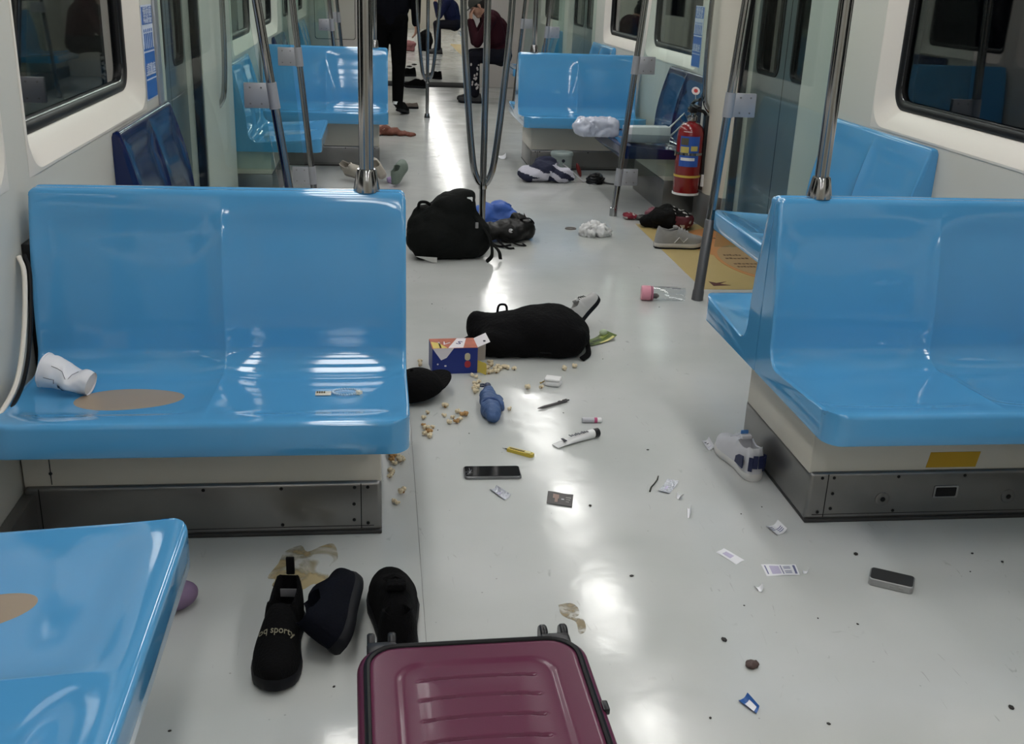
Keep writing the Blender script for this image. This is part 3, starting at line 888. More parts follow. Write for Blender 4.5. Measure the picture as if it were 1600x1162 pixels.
# ================================================================== SHOES
def shoe(name, label, L, m_up, m_sole, loc, rot, laces=None, group=None, tab=False, cat='shoe', accent=None, low=1.2, m_in=None, open_u=.41):
    t = thing(name, label, cat, loc, rot, group)
    k = L / 0.28
    W = lambda u: np.interp(u, [0, .03, .08, .18, .35, .5, .68, .8, .9, .96, 1.0], [.014, .024, .031, .035, .033, .038, .047, .046, .037, .024, .010]) * k
    cx = lambda u: np.interp(u, [0, .3, .6, 1.0], [0, .003, 0.0, -.008]) * k
    SZ = 0.026 * k
    us = [0, .015, .04, .08, .13, .2, .28, .36, .44, .52, .6, .68, .76, .84, .9, .95, .985, 1.0]
    sp = lambda u: (0.012 * max(0, (u - .8) / .2) ** 2) * k
    ring = lambda z, g: [(cx(u) + s * (W(u) + g), u * L, z + sp(u)) for s, seq in ((1, us), (-1, us[::-1])) for u in seq]
    MB().loops([ring(0.0, -0.002), ring(0.004 * k, 0.003 * k), ring(SZ * .7, 0.004 * k), ring(SZ, 0.001 * k)], cap0=True, cap1=True).build('sole', m_sole, t, angle=50)
    h = lambda u: np.interp(u, [0, .05, .15, .3, .42, .5, .65, .8, .9, .96, 1.0], [.072, .078, .066, .058, .070, .070, .052, .038, .032, .024, .010]) * k * low
    L_ = []
    for u in [0.0, .01, .03, .07, .13, .2, .28, .35, .40, .42, .46, .52, .58, .64, .70, .76, .82, .88, .93, .97, .995]:
        w_, hh, c = W(u) * 0.99, h(u), cx(u)
        z0 = SZ * 0.9 + sp(u)
        pts = []
        if u < 0.005:
            for i in range(15):
                a = math.pi * (1 - i / 14)
                pts.append((c + w_ * math.cos(a), u * L, z0 + hh * min(1, math.sin(a) * 1.6)))
        elif u < open_u:
            o = [(1.0, 0), (1.04, .3), (1.0, .6), (.9, .85), (.8, 1.0)]
            inn = [(.66, .97), (.70, .25)]
            lf = [(c - w_ * a, u * L, z0 + hh * b) for a, b in o] + [(c - w_ * a, u * L, z0 + hh * b) for a, b in inn]
            ri = [(c + w_ * a, u * L, z0 + hh * b) for a, b in inn[::-1]] + [(c + w_ * a, u * L, z0 + hh * b) for a, b in o[::-1]]
            cz = .2 if u > .03 else .9
            pts = lf + [(c, u * L, z0 + hh * cz)] + ri
            if u < .02:
                pts = [(p[0], p[1], p[2] if abs(p[0] - c) > w_ * .75 else z0 + hh) for p in pts]
        else:
            for i in range(15):
                a = math.pi * (1 - i / 14)
                pts.append((c + w_ * 1.02 * math.copysign(abs(math.cos(a)) ** .8, math.cos(a)), u * L, z0 + hh * math.sin(a) ** .75))
        if u < .12:
            pts = [(p[0], p[1] + .014 * k * (1 - u / .12) * max(0, (p[2] - z0) / hh) ** 1.5, p[2]) for p in pts]
        L_.append(pts)
    G = L_
    upm = MB().grid(G)
    upm.f.append(tuple(range(15))); upm.mi.append(0)
    n0 = (len(G) - 1) * 15
    upm.f.append(tuple(n0 + i for i in range(15))); upm.mi.append(0)
    upo = upm.build('upper', m_up, t, angle=60)
    if m_in:
        MB().prism([(cx(u) + s * W(u) * .68, u * L) for s, seq in ((1, us[3:9]), (-1, us[3:9][::-1])) for u in seq], SZ + 0.012 * k, SZ + 0.017 * k).build('insole', m_in, t)
    if laces:
        for i, u in enumerate((.46, .52, .58, .64)):
            z = SZ * .9 + h(u) + 0.002
            ww = W(u) * .45
            MB().tube([(cx(u) - ww, u * L, z - 0.006), (cx(u), u * L + .004, z + 0.002), (cx(u) + ww, u * L, z - 0.006)], 0.0028 * k, n=6).build('lace', laces, t)
        MB().box(cx(.4) - .018 * k, cx(.4) + .018 * k, .36 * L, .44 * L, SZ + h(.42) * .95, SZ + h(.42) * 1.12, .003).build('tongue', m_up, t)
    if tab:
        MB().box(-.009 * k, .009 * k, -.004, .003, SZ + h(0.0) * .9, SZ + h(0) + .034, .002).build('pull_tab', M_black, t)
    return t, SZ, h, W, cx
M_bsole = mat('black sole', (0.004, 0.0045, 0.007), 0.6, spec=0.25)
M_bup = mat('black knit', (0.0025, 0.0025, 0.003), 0.9, spec=0.15, bump=0.4, bump_scale=200)
M_nup = mat('navy black knit', (0.0022, 0.003, 0.007), 0.85, spec=0.15, bump=0.3, bump_scale=200)
ta, SZ, hh, Ww, Cx = shoe('sneaker', 'black slip-on sneaker with lettering across the toe, nearest the bottom left seat', 0.285, M_bup, M_bsole, (-0.200, 2.06, 0), (0, 0, D(175)), tab=True, m_in=mat('dark insole', (0.01, 0.01, 0.012), 0.9))
MB().box(-.020, .020, .020, .023, .062, .082, .001).build('size_label', mat('grey woven label', (0.16, 0.16, 0.17), 0.8), ta)
u0 = .66
def shoebend(c):
    x = c.x; uu = u0 - c.y / 0.285
    w_ = Ww(uu) * 1.02
    q = max(-0.97, min(0.97, (x) / w_))
    return Vector((Cx(uu) + x, 0.285 * uu, SZ * .9 + hh(uu) * (1 - abs(q) ** 2.5) ** .375 + 0.004 + c.z))
text('toe_lettering', 'oq sporty', 0.022, mat('lettering tan', (0.22, 0.20, 0.14), 0.7), ta, bend=lambda c: shoebend(Vector((-c.x, c.y, c.z))), sx=0.85)
shoe('sneaker', 'navy black sneaker tipped on its side beside the lettered slip-on', 0.27, M_nup, M_bsole, (-0.080, 1.86, 0.042), (0, D(-52), D(-4)))
shoe('sneaker', 'black laced sneaker pointing away behind the maroon suitcase', 0.325, M_bup, M_bsole, (0.030, 1.832, 0), (0, 0, D(1)), laces=M_black, open_u=.25)
# white and navy trainer by the right pedestal
M_wup = mat('white leather', (0.62, 0.62, 0.66), 0.5)
tw, SZ, hh, Ww, Cx = shoe('sneaker', 'white trainer with navy heel patch beside the right seat base', 0.25, M_wup, mat('white sole', (0.68, 0.67, 0.66), 0.5), (1.082, 2.672, 0), (0, 0, D(4)), laces=M_wup, m_in=mat('grey lining', (0.20, 0.20, 0.20), 0.9))
M_navy = mat('navy leather', (0.012, 0.018, 0.07), 0.5)
for s in (-1, 1):
    MB().prism([(0.02, .036), (0.075, .034), (0.07, .055), (0.05, .068), (0.02, .075)], 0, .003, M=TR(s * .0345 if s > 0 else -.0375, 0, 0) @ Matrix(((0, 0, 1, 0), (1, 0, 0, 0), (0, 1, 0, 0), (0, 0, 0, 1)))).build('navy_patch', M_navy, tw)
hp = MB()
for (a0, a1, z0, z1) in ((-1.0, -.55, .035, .078), (-.5, -.05, .045, .085), (0.05, .5, .045, .085), (.55, 1.0, .035, .078)):
    q = [(math.sin(a0 * 1.1) * .029, .012 - math.cos(a0 * 1.1) * .019, z0), (math.sin(a1 * 1.1) * .029, .012 - math.cos(a1 * 1.1) * .019, z0), (math.sin(a1 * 1.1) * .028, .012 - math.cos(a1 * 1.1) * .018, z1), (math.sin(a0 * 1.1) * .028, .012 - math.cos(a0 * 1.1) * .018, z1)]
    hp.add(q + [(x, y - .003, z) for x, y, z in q], [(0, 1, 2, 3), (4, 5, 6, 7), (0, 1, 5, 4), (1, 2, 6, 5), (2, 3, 7, 6), (3, 0, 4, 7)])
hp.build('heel_patch', M_navy, tw)
MB().box(-.012, .012, .105, .112, .095, .118, .003).build('tongue_tab', mat('tab blue', (0.06, 0.2, 0.5), 0.6), tw)
# grey trainer on the yellow sticker
tg, SZ, hh, Ww, Cx = shoe('sneaker', 'grey suede trainer standing on the yellow floor sticker', 0.275, mat('grey suede', (0.27, 0.265, 0.26), 0.8, noise_amt=.15, noise_scale=40), mat('off white sole', (0.52, 0.49, 0.45), 0.6), (1.49, 5.525, 0.005), (0, 0, D(-90)), laces=mat('grey lace', (0.4, 0.4, 0.4), 0.8), m_in=mat('dark insole', (0.01, 0.01, 0.012), 0.9))
MB().loops([[(Cx(u) + s * (Ww(u) + .004), u * .275, z + .012 * max(0, (u - .8) / .2) ** 2) for s, seq in ((1, [0, .03, .08, .2, .35, .5, .68, .8, .9, .97]), (-1, [.97, .9, .8, .68, .5, .35, .2, .08, .03, 0])) for u in seq] for z in (-.004, .005)], cap0=True, cap1=True).build('outsole', M_bsole, tg)
for s in (-1, 1):
    MB().tube([(s * .041, .10, .032), (s * .040, .125, .062), (s * .041, .15, .035), (s * .040, .172, .058)], .005, n=6, flat=.5).build('side_letter', mat('silver patch', (0.5, 0.48, 0.46), 0.5), tg)
# pale shoes near the left pole
M_beige = mat('beige canvas', (0.46, 0.42, 0.36), 0.85, noise_amt=.15, noise_scale=30)
shoe('canvas_shoe', 'beige canvas shoe lying on its side left of the near seat pole', 0.25, M_beige, mat('beige sole', (0.40, 0.36, 0.32), 0.7), (-0.23, 7.46, 0.045), (0, D(38), D(-140)), m_in=M_black)
shoe('canvas_shoe', 'beige canvas shoe leaning just right of the near seat pole', 0.25, M_beige, mat('beige sole', (0.40, 0.36, 0.32), 0.7), (0.03, 7.30, 0.035), (D(20), D(-30), D(10)), m_in=M_black, laces=M_beige)
shoe('clog_shoe', 'grey green slip-on shoe standing right of the beige shoes', 0.24, mat('grey green rubber', (0.16, 0.20, 0.17), 0.7), mat('grey green rubber', (0.16, 0.20, 0.17), 0.7), (0.10, 7.16, 0.02), (D(25), 0, D(-20)), m_in=M_black)
# distant footwear on the aisle
shoe('dark_shoe', 'black shoe lying on the dark gangway threshold', 0.30, M_bup, M_bsole, (0.60, 13.90, 0.0), (0, 0, D(70)))
shoe('dark_shoe', 'black shoe beyond the threshold, right of the small branched pole', 0.28, M_bup, M_bsole, (0.86, 15.2, 0.0), (0, 0, D(50)))
shoe('dark_shoe', 'black shoe beyond the threshold, beside the leg of the person in black', 0.30, M_bup, M_bsole, (0.52, 15.6, 0.0), (0, 0, D(110)))
shoe('flat_shoe', 'brownish flat shoe on the floor right of the standing foot', 0.25, mat('taupe', (0.16, 0.13, 0.11), 0.7), M_bsole, (0.42, 11.70, 0.0), (0, 0, D(90)), low=.6)

# ================================================================== SUITCASE
def suitcase():
    t = thing('suitcase', 'maroon hard shell suitcase lying flat at the bottom of the picture', 'suitcase', (0.165, 1.335, 0.0), (0, 0, D(1.5)))
    M_mar = mat('maroon shell', (0.105, 0.012, 0.045), 0.33, coat=0.15, bump=.03, bump_scale=400)
    W, L, T = 0.408, 0.56, 0.235
    def ring(ins, z, r): return [(x, y, z) for x, y in rr(-W / 2 + ins, W / 2 - ins, -L / 2 + ins, L / 2 - ins, r, 8)]
    zz = T - .006
    MB().loops([ring(.045, 0.012, .05), ring(.015, .022, .06), ring(.003, .05, .065), ring(0, .09, .065), ring(0, T - .020, .065), ring(.003, T - .010, .063), ring(.009, T - .006, .060)], cap0=True, cap1=True).build('lower_shell', M_mar, t, angle=60)
    MB().tube(ring(.017, T - .003, .056), .0062, n=8, closed=True).build('zip_band', M_rubber, t)
    # lid rim and its embossed top as a height field
    lid = MB()
    fil = []
    for k in range(7):
        a = math.radians(90 * k / 6)
        fil.append(ring(.010 * (1 - math.cos(a)) + .020, T - .005 + .005 * math.sin(a), max(.03, .052 - .010 * (1 - math.cos(a)))))
    lid.loops([ring(.020, T - .008, .052)] + fil)
    a0, b0, rc = W / 2 - .030, L / 2 - .030, .037
    nx, ny = 90, 260
    def clampr(x, y):
        qx, qy = abs(x) - (a0 - rc), abs(y) - (b0 - rc)
        if qx > 0 and qy > 0:
            d = math.hypot(qx, qy)
            if d > rc:
                return math.copysign(a0 - rc + qx / d * rc, x), math.copysign(b0 - rc + qy / d * rc, y)
        return x, y
    def sdf(x, y, a, b, r):
        qx, qy = abs(x) - (a - r), abs(y) - (b - r)
        return math.hypot(max(qx, 0), max(qy, 0)) + min(max(qx, qy), 0) - r
    G = []
    for i in range(nx + 1):
        row = []
        for j in range(ny + 1):
            x, y = clampr(-a0 + 2 * a0 * i / nx, -b0 + 2 * b0 * j / ny)
            d = sdf(x, y, .140, L / 2 - .066, .05)
            z = T - .0035 * (lambda q: q * q * (3 - 2 * q))(max(0, min(1, (-d) / .014)))
            # central field swells again slightly
            z += .003 * (lambda q: q * q * (3 - 2 * q))(max(0, min(1, (-d - .02) / .06)))
            for gy in [L / 2 - .118 - .052 * q for q in range(7)]:
                if abs(y - gy) < .01:
                    e = sdf(x, y - gy - .004 * (1 - (x / .1) ** 2), .100, .0026, .0025)
                    z -= .0055 * max(0, min(1, 1 - (e + .0015) / .003))
            row.append((x, y, z))
        G.append(row)
    lid.grid(G)
    lid.build('lid', M_mar, t, angle=50)
    for sx in (-1, 1):
        for (zc, nm) in ((.198, 'u'), (.055, 'l')):
            hx = sx * (W / 2 - .045)
            w = MB().box(hx - .027, hx + .027, L / 2 - .012, L / 2 + .022, zc - .026, zc + .022, .006).build('wheel_housing', M_blackpl, t)
            for q in (-1, 1):
                MB().lathe([(.006, -.007), (.020, -.007), (.0225, -.004), (.0225, .004), (.020, .007), (.006, .007)], 18, TR(hx + q * .019, L / 2 + .034, zc + .004) @ RY(90)).build('wheel', M_blackpl, w)
    MB().tube(bez([(-W / 2 - .002, -.12, .11), (-W / 2 - .024, -.09, .11), (-W / 2 - .024, .09, .11), (-W / 2 - .002, .12, .11)], 18), .011, n=10, flat=.7).build('side_handle', M_blackpl, t)
    MB().box(W / 2 - .008, W / 2 + .004, .06, .085, zz - .010, zz + .003, .003).build('zip_puller', M_blackpl, t)
suitcase()

# ================================================================== SMALL THINGS ON THE FLOOR
def phone(label, c, rz, L, W, T, m_scr, m_side, cat='phone'):
    t = thing('phone', label, cat, (c[0], c[1], 0), (0, 0, rz))
    o = lambda ins: rr(-L / 2 + ins, L / 2 - ins, -W / 2 + ins, W / 2 - ins, max(.002, .010 - ins), 5)
    MB().loops([[(x, y, z) for x, y in o(i)] for i, z in ((.002, 0), (.0, .002), (0, T - .002), (.0015, T - .0004))], cap0=True, cap1=True).build('body', m_side, t)
    MB().loops([[(x, y, z) for x, y in o(.003)] for z in (T - .0004, T + .0003)], cap0=True, cap1=True).build('screen', m_scr, t, angle=20)
    for yy in (.3, .1):
        MB().box(L * yy - .012, L * yy, -W / 2 - .0006, -W / 2, T * .35, T * .65, .0003).build('side_button', m_side, t)
    return t
M_scr = mat('black screen', (0.004, 0.004, 0.005), 0.06, spec=.7)
tp = phone('black phone with a cracked corner lying behind the small black sachet', (0.319, 2.755), D(-1), .165, .072, .010, M_scr, mat('phone frame', (0.20, 0.20, 0.21), 0.3, metal=.8))
for (a, b) in (((-.075, -.022), (-.060, .008)), ((-.078, -.005), (-.058, -.012)), ((-.070, -.025), (-.066, .020)), ((-.064, -.02), (-.072, .005))):
    MB().tube([(a[0], a[1], .0105), ((a[0] + b[0]) / 2 + .003, (a[1] + b[1]) / 2, .0105), (b[0], b[1], .0105)], .0005, n=4).build('crack', mat('crack glint', (0.45, 0.45, 0.46), 0.4), tp)
phone('dark grey phone with a thick silver edge lying alone at lower right', (1.233, 2.107), D(-30), .104, .060, .020, mat('grey back', (0.035, 0.035, 0.036), 0.5), mat('silver edge', (0.34, 0.34, 0.34), 0.35, metal=.6))

def sheet(name, label, cat, quad, m, prints=(), z=0.0012, curl=0.0, lift=None):
    """thin quadrilateral of paper; prints = (u0,u1,v0,v1,mat)"""
    c = Vector((sum(p[0] for p in quad) / 4, sum(p[1] for p in quad) / 4, 0))
    t = thing(name, label, cat, c)
    Q = [Vector((p[0], p[1], 0)) - c for p in quad]
    def P(u, v, k=0.0):
        a = Q[0].lerp(Q[1], u); b = Q[3].lerp(Q[2], u)
        p = a.lerp(b, v)
        p.z = z + k + curl * (max(0, u - .6) ** 2 * 4 + max(0, .35 - u) ** 2 * 2) + 0.0006 * math.sin(u * 7 + v * 4)
        return p
    n = 8
    mb = MB()
    top = [[P(i / n, j / n) for j in range(n + 1)] for i in range(n + 1)]
    bot = [[P(i / n, j / n) - Vector((0, 0, .0006)) for j in range(n + 1)] for i in range(n + 1)]
    mb.grid(top); mb.grid(bot)
    mb.build('sheet', m, t, fixn=False)
    for (u0, u1, v0, v1, pm) in prints:
        MB().grid([[P(u0 + (u1 - u0) * i / 4, v0 + (v1 - v0) * j / 4, .0004) for j in range(5)] for i in range(5)]).build('print', pm, t, fixn=False)
    return t
M_pblue = mat('faded blue ink', (0.16, 0.17, 0.30), 0.7)
M_plil = mat('lilac ink', (0.50, 0.46, 0.62), 0.7)
M_foil = mat('crumpled foil', (0.72, 0.74, 0.80), 0.25, metal=.4, bump=1.0, bump_scale=120)
lines = lambda u0, u1, vs, m, h=.05: [(u0, u1, v, v + h, m) for v in vs]
sheet('paper_tag', 'blank white paper tag lying left of the two printed slips', 'paper', [(0.845, 2.279), (0.871, 2.297), (0.906, 2.238), (0.878, 2.218)], M_paper, [(.25, .75, .2, .6, M_plil)])
sheet('receipt', 'wide white printed slip right of the blank white tag', 'paper', [(0.941, 2.214), (1.029, 2.209), (1.022, 2.161), (0.937, 2.160)], M_paper,
      [(.06, .10, .12, .85, M_pblue), (.52, .55, .1, .9, M_pblue), (.88, .95, .1, .9, M_pblue), (.2, .48, .15, .85, M_plil)] + [(.60, .80, v, v + .05, M_pblue) for v in (.18, .28, .38, .6, .7, .8)])
sheet('receipt', 'small printed slip curling on the floor beside the right seat base', 'paper', [(1.019, 2.401), (1.057, 2.417), (1.066, 2.371), (1.031, 2.355)], M_paper,
      [(.05, .45, v, v + .07, M_pblue) for v in (.15, .3, .45)] + [(.5, .9, v, v + .07, M_pblue) for v in (.45, .6, .75)], curl=.02)
sheet('receipt', 'thin crumpled slip touching the toe of the white trainer', 'paper', [(1.006, 2.959), (1.033, 2.973), (1.030, 2.905), (1.005, 2.889)], mat('film paper', (0.7, 0.7, 0.74), 0.3), [(.2, .5, .2, .28, M_ink), (.4, .7, .35, .42, M_ink), (.3, .8, .7, .75, M_plil)], curl=.015)
sheet('film_scrap', 'crumpled clear film scrap beside the thin dark twig', 'scrap', [(0.779, 2.622), (0.822, 2.685), (0.853, 2.672), (0.807, 2.605)], M_foil, [(.3, .6, .3, .5, M_plil)], curl=.012)
sheet('film_scrap', 'clear crumpled film scrap in front of the black phone', 'scrap', [(0.300, 2.655), (0.321, 2.662), (0.356, 2.606), (0.335, 2.588)], M_foil, [(.3, .7, .4, .5, M_plil)], curl=.015)
sheet('sachet', 'black sachet with pale print lying in the floor reflection', 'sachet', [(0.465, 2.636), (0.533, 2.609), (0.517, 2.538), (0.450, 2.563)], mat('black sachet', (0.018, 0.012, 0.012), 0.35),
      [(.22, .46, .18, .5, mat('dull pink print', (0.30, 0.20, 0.17), 0.5)), (.3, .42, .5, .8, mat('dull pink print', (0.30, 0.20, 0.17), 0.5)), (.55, .66, .48, .56, M_paper), (.72, .92, .3, .4, mat('grey print', (0.3, 0.29, 0.28), 0.5)), (.74, .90, .48, .56, mat('grey print', (0.3, 0.29, 0.28), 0.5)), (.74, .86, .66, .72, mat('grey print', (0.3, 0.29, 0.28), 0.5))], z=.003)
for lb, q in (('tiny white paper shred on the floor right of the film scrap', [(0.834, 2.515), (0.846, 2.515), (0.827, 2.460), (0.820, 2.462)]),
              ('tiny white paper shred touching the film scrap', [(0.831, 2.604), (0.843, 2.580), (0.827, 2.565), (0.821, 2.581)]),
              ('tiny white paper shred in front of the wide printed slip', [(0.886, 2.111), (0.907, 2.112), (0.901, 2.087), (0.891, 2.093)]),
              ('tiny white paper shred at the right end of the wide printed slip', [(1.034, 2.176), (1.052, 2.175), (1.044, 2.163), (1.030, 2.164)])):
    sheet('paper_shred', lb, 'paper', q, M_paper, curl=.02)
sheet('wrapper', 'small blue and white foil wrapper at the bottom right of the floor', 'wrapper', [(0.711, 1.693), (0.735, 1.710), (0.746, 1.668), (0.734, 1.652)], mat('wrapper blue', (0.03, 0.11, 0.36), 0.35), [(.12, .8, .3, .85, M_paper), (.35, .5, .45, .6, M_pblue)], curl=.012, z=.002)
sheet('paper_shred', 'white slip lying on the aisle beside the distant right seat base', 'paper', [(0.93, 8.58), (1.02, 8.62), (1.0, 8.42), (0.95, 8.44)], M_paper, curl=.03)

# pen
def between(a, b):
    a, b = Vector((*a, 0)), Vector((*b, 0))
    return (a + b) / 2, math.atan2((b - a).y, (b - a).x), (b - a).length
c, rz, L = between((0.521, 3.236), (0.639, 3.308))
t = thing('pen', 'grey ballpoint pen lying behind the lip balm stick', 'pen', c, (0, 0, rz))
X90 = RY(90)
MB().lathe([(.0012, -L / 2), (.004, -L / 2 + .018), (.0048, -L / 2 + .03), (.0048, L / 2 - .012), (.004, L / 2 - .01)], 12, TR(0, 0, .005) @ X90).build('barrel', mat('pen grey', (0.16, 0.15, 0.15), 0.35, metal=.4), t)
MB().lathe([(.003, L / 2 - .012), (.003, L / 2), (.002, L / 2 + .001)], 10, TR(0, 0, .005) @ X90).build('button', M_steel, t)
MB().box(L / 2 - .05, L / 2 - .01, -.002, .002, .0105, .012, .0006).build('clip', M_steel, t)
# lip balm
c, rz, L = between((0.650, 3.124), (0.716, 3.122))
t = thing('lip_balm', 'short white lip balm stick with a pink band', 'lip balm', c, (0, 0, rz))
MB().lathe([(.006, -L / 2), (.0085, -L / 2 + .002), (.0085, .008)], 14, TR(0, 0, .0087) @ X90).build('tube', mat('grey lilac', (0.5, 0.5, 0.54), 0.3), t)
MB().lathe([(.0088, .008), (.0088, .018)], 14, TR(0, 0, .0087) @ X90).build('band', mat('pink band', (0.5, 0.08, 0.2), 0.4), t)
MB().lathe([(.0085, .018), (.0085, L / 2 - .002), (.006, L / 2)], 14, TR(0, 0, .0087) @ X90).build('cap', M_white, t)
# cosmetic tube
c, rz, L = between((0.532, 2.935), (0.682, 3.012))
t = thing('squeeze_tube', 'white squeeze tube with dark lettering and a black cap', 'tube', c, (0, 0, rz))
G = []
for i in range(13):
    u = i / 12
    w_ = .017 - .003 * u; hgt = .0015 + (.0145 - .0015) * min(1, u * 1.1) ** .8
    G.append([(-L / 2 + u * (L - .02), w_ * math.cos(2 * math.pi * j / 16), .0145 + hgt * math.sin(2 * math.pi * j / 16) - (.0145 - hgt) * .9) for j in range(16)])
mb = MB().loops(G, cap0=True, cap1=True); mb.build('tube_body', M_white, t)
MB().lathe([(.0135, L / 2 - .021), (.0145, L / 2 - .018), (.0145, L / 2 - .001), (.013, L / 2)], 18, TR(0, 0, .0146) @ X90).build('cap', M_blackpl, t)
MB().box(-L / 2 + .03, -L / 2 + .038, -.011, .011, .0165, .0185, 0).build('print', M_ink, t, smooth=False)
for i in range(9):
    x = -L / 2 + .055 + i * .008
    MB().box(x, x + .005, -.008 + .002 * (i % 2), .006 - .003 * (i % 3), .0262 + .0002 * i, .0275 + .00025 * i).build('print', mat('grey ink', (0.12, 0.12, 0.14), .6), t, smooth=False)
# yellow cutter / clip
c, rz, L = between((0.372, 2.925), (0.455, 2.866))
t = thing('box_cutter', 'small yellow box cutter lying left of the white tube', 'cutter', c, (0, 0, rz))
MB().prism([(-L / 2 + .015, -.009), (L / 2 - .006, -.010), (L / 2, -.004), (L / 2, .006), (L / 2 - .008, .010), (-L / 2 + .015, .008)], 0, .010).build('handle', mat('yellow plastic', (0.55, 0.42, 0.05), 0.4), t)
MB().box(-.03, .022, -.003, .003, .010, .0112).build('slot', mat('olive shade', (0.14, 0.11, 0.02), 0.5), t)
MB().box(.022, .042, -.007, .007, .010, .0125, .001).build('slider', mat('pale yellow', (0.72, 0.66, 0.32), 0.4), t)
MB().prism([(-L / 2 - .004, -.003), (-L / 2 + .016, -.006), (-L / 2 + .016, .005)], .004, .0052).build('blade', M_steel, t)
# twig
c, rz, L = between((0.755, 2.619), (0.805, 2.716))
tag(place(MB().tube([(-L / 2, 0, .003), (-L / 4, .003, .0035), (0, 0, .003), (L / 4, -.002, .0035), (L / 2, .001, .003)], [.0025, .0022, .002, .002, .0015], n=6).build('twig', mat('dark olive', (0.025, 0.03, 0.02), 0.7)), c, (0, 0, rz)), 'thin dark twig left of the crumpled film scrap', 'twig')
# earbud case
t = thing('earbud_case', 'white rounded earbud case right of the blue umbrella', 'earbud case', (0.607, 3.462, 0), (0, 0, D(-20)))
MB().box(-.029, .029, -.022, .022, 0, .020, .0099, 4).build('case_base', M_white, t)
MB().box(-.029, .029, -.022, .022, .0205, .030, .0046, 4).build('case_lid', M_white, t)
MB().tube([(-.031, 0, .012), (-.040, .006, .004), (-.046, 0, .004), (-.042, -.006, .004)], .0022, n=6).build('loop', mat('gold loop', (0.5, 0.36, 0.14), .4, metal=.7), t)
# bottle
t = thing('water_bottle', 'clear water bottle with a pink lid lying on the floor', 'bottle', (1.275, 4.515, .033), (0, 0, D(-8)))
MB().lathe([(.022, -.055), (.030, -.050), (.0315, -.045), (.0315, .095), (.029, .102), (.012, .103)], 28, X90, caps=False).build('body', G_clear, t)
lid = MB().lathe([(.012, -.098), (.032, -.096), (.034, -.090), (.034, -.058), (.032, -.054), (.02, -.054)], 28, X90).build('lid', mat('pink plastic', (0.72, 0.30, 0.38), 0.4), t)
MB().tube([(-.07, .034, .0), (-.06, .040, .008), (-.05, .036, .02)], .004, n=8).build('lid_loop', mat('dusty pink', (0.45, 0.16, 0.24), .5), lid)
MB().lathe([(.0325, -.052), (.0325, -.044)], 28, X90, caps=False).build('neck_ring', mat('dusty pink', (0.45, 0.16, 0.24), .5), t)
MB().lathe([(.004, -.05), (.012, -.045), (.013, -.025), (.004, -.015)], 18, TR(0, 0, -.012) @ X90).build('strainer', mat('dark mesh', (0.10, 0.08, 0.08), .5), t)
for (a, x0, x1) in ((100, -.02, .03), (112, .04, .08), (75, -.03, .02), (88, .02, .05), (60, .03, .07)):
    aa = math.radians(a)
    MB().box(x0, x1, -.0025, .0025, .0316, .0322, M=Matrix.Rotation(aa - math.pi / 2, 4, 'X')).build('print', mat('grey ink', (0.12, 0.12, 0.14), .6), t, smooth=False)
# crumpled white tissue bag + ring
mb = MB()
for (x, y, z, r) in ((-.04, 0, .03, .035), (0, .01, .04, .042), (.045, -.01, .03, .036), (.08, 0, .018, .02), (-.02, -.03, .022, .025), (.02, .03, .02, .03)): mb.ball((x, y, z), r)
t = fuse('crumpled_bag', mb, .006, mat('white film bag', (0.74, 0.74, 0.74), .4), disp=.022, disp_scale=34, floor=0.0, ridged=True, smooth_it=1)
tag(place(t, (1.20, 5.79, 0)), 'crumpled white plastic bag on the floor left of the far right pole', 'plastic bag')
tag(place(MB().tube([(.03 * math.cos(a), .022 * math.sin(a), .004) for a in [2 * math.pi * i / 20 for i in range(20)]], .004, n=6, closed=True).build('hair_tie', mat('grey brown', (0.2, 0.18, 0.17), .7)), (1.10, 5.96, 0)), 'small grey hair tie left of the crumpled white bag', 'hair tie')
# pebble like chip
mb = MB().ball((0, 0, .006), (.017, .014, .008), 2)
t = fuse('stone_chip', mb, .003, mat('brown chip', (0.085, 0.055, 0.05), .6), disp=.003, disp_scale=90, floor=0)
tag(place(t, (0.780, 1.807, 0), (0, 0, .3)), 'small brown chip on the floor behind the blue wrapper', 'chip')

CRUMB = [(0.748, 1.904, 0.0090), (1.206, 2.250, 0.0080), (1.267, 1.636, 0.0080), (0.602, 2.179, 0.0060), (0.818, 2.903, 0.0050), (1.517, 2.237, 0.0050), (1.076, 1.945, 0.0040), (1.574, 2.192, 0.0050), (1.464, 2.151, 0.0030), (0.569, 2.546, 0.0060), (0.977, 2.479, 0.0030), (-0.098, 1.798, 0.0040), (0.870, 1.615, 0.0050), (0.224, 4.453, 0.0040), (0.843, 3.732, 0.0030), (1.049, 2.516, 0.0030), (0.993, 1.974, 0.0030), (0.838, 2.036, 0.0030), (0.275, 3.048, 0.0030), (0.178, 3.077, 0.0030), (1.236, 4.409, 0.0040), (-0.399, 1.686, 0.0040), (0.640, 1.649, 0.0040), (0.603, 3.206, 0.0030)]
cme = MB().ball((0, 0, .4), (1, .75, .45), 1)
proto = cme.build('crumb', mat('dark crumb', (0.015, 0.012, 0.01), .6)); me = proto.data; bpy.data.objects.remove(proto)
for (x, y, s) in CRUMB:
    o = bpy.data.objects.new('crumb', me); COL.objects.link(o)
    o.location = (x, y, 0); o.scale = (s, s, s * .7); o.rotation_euler = (0, 0, random.random() * 3)
    tag(o, 'tiny dark crumb on the pale floor', 'crumb', 'dark crumbs on the floor')

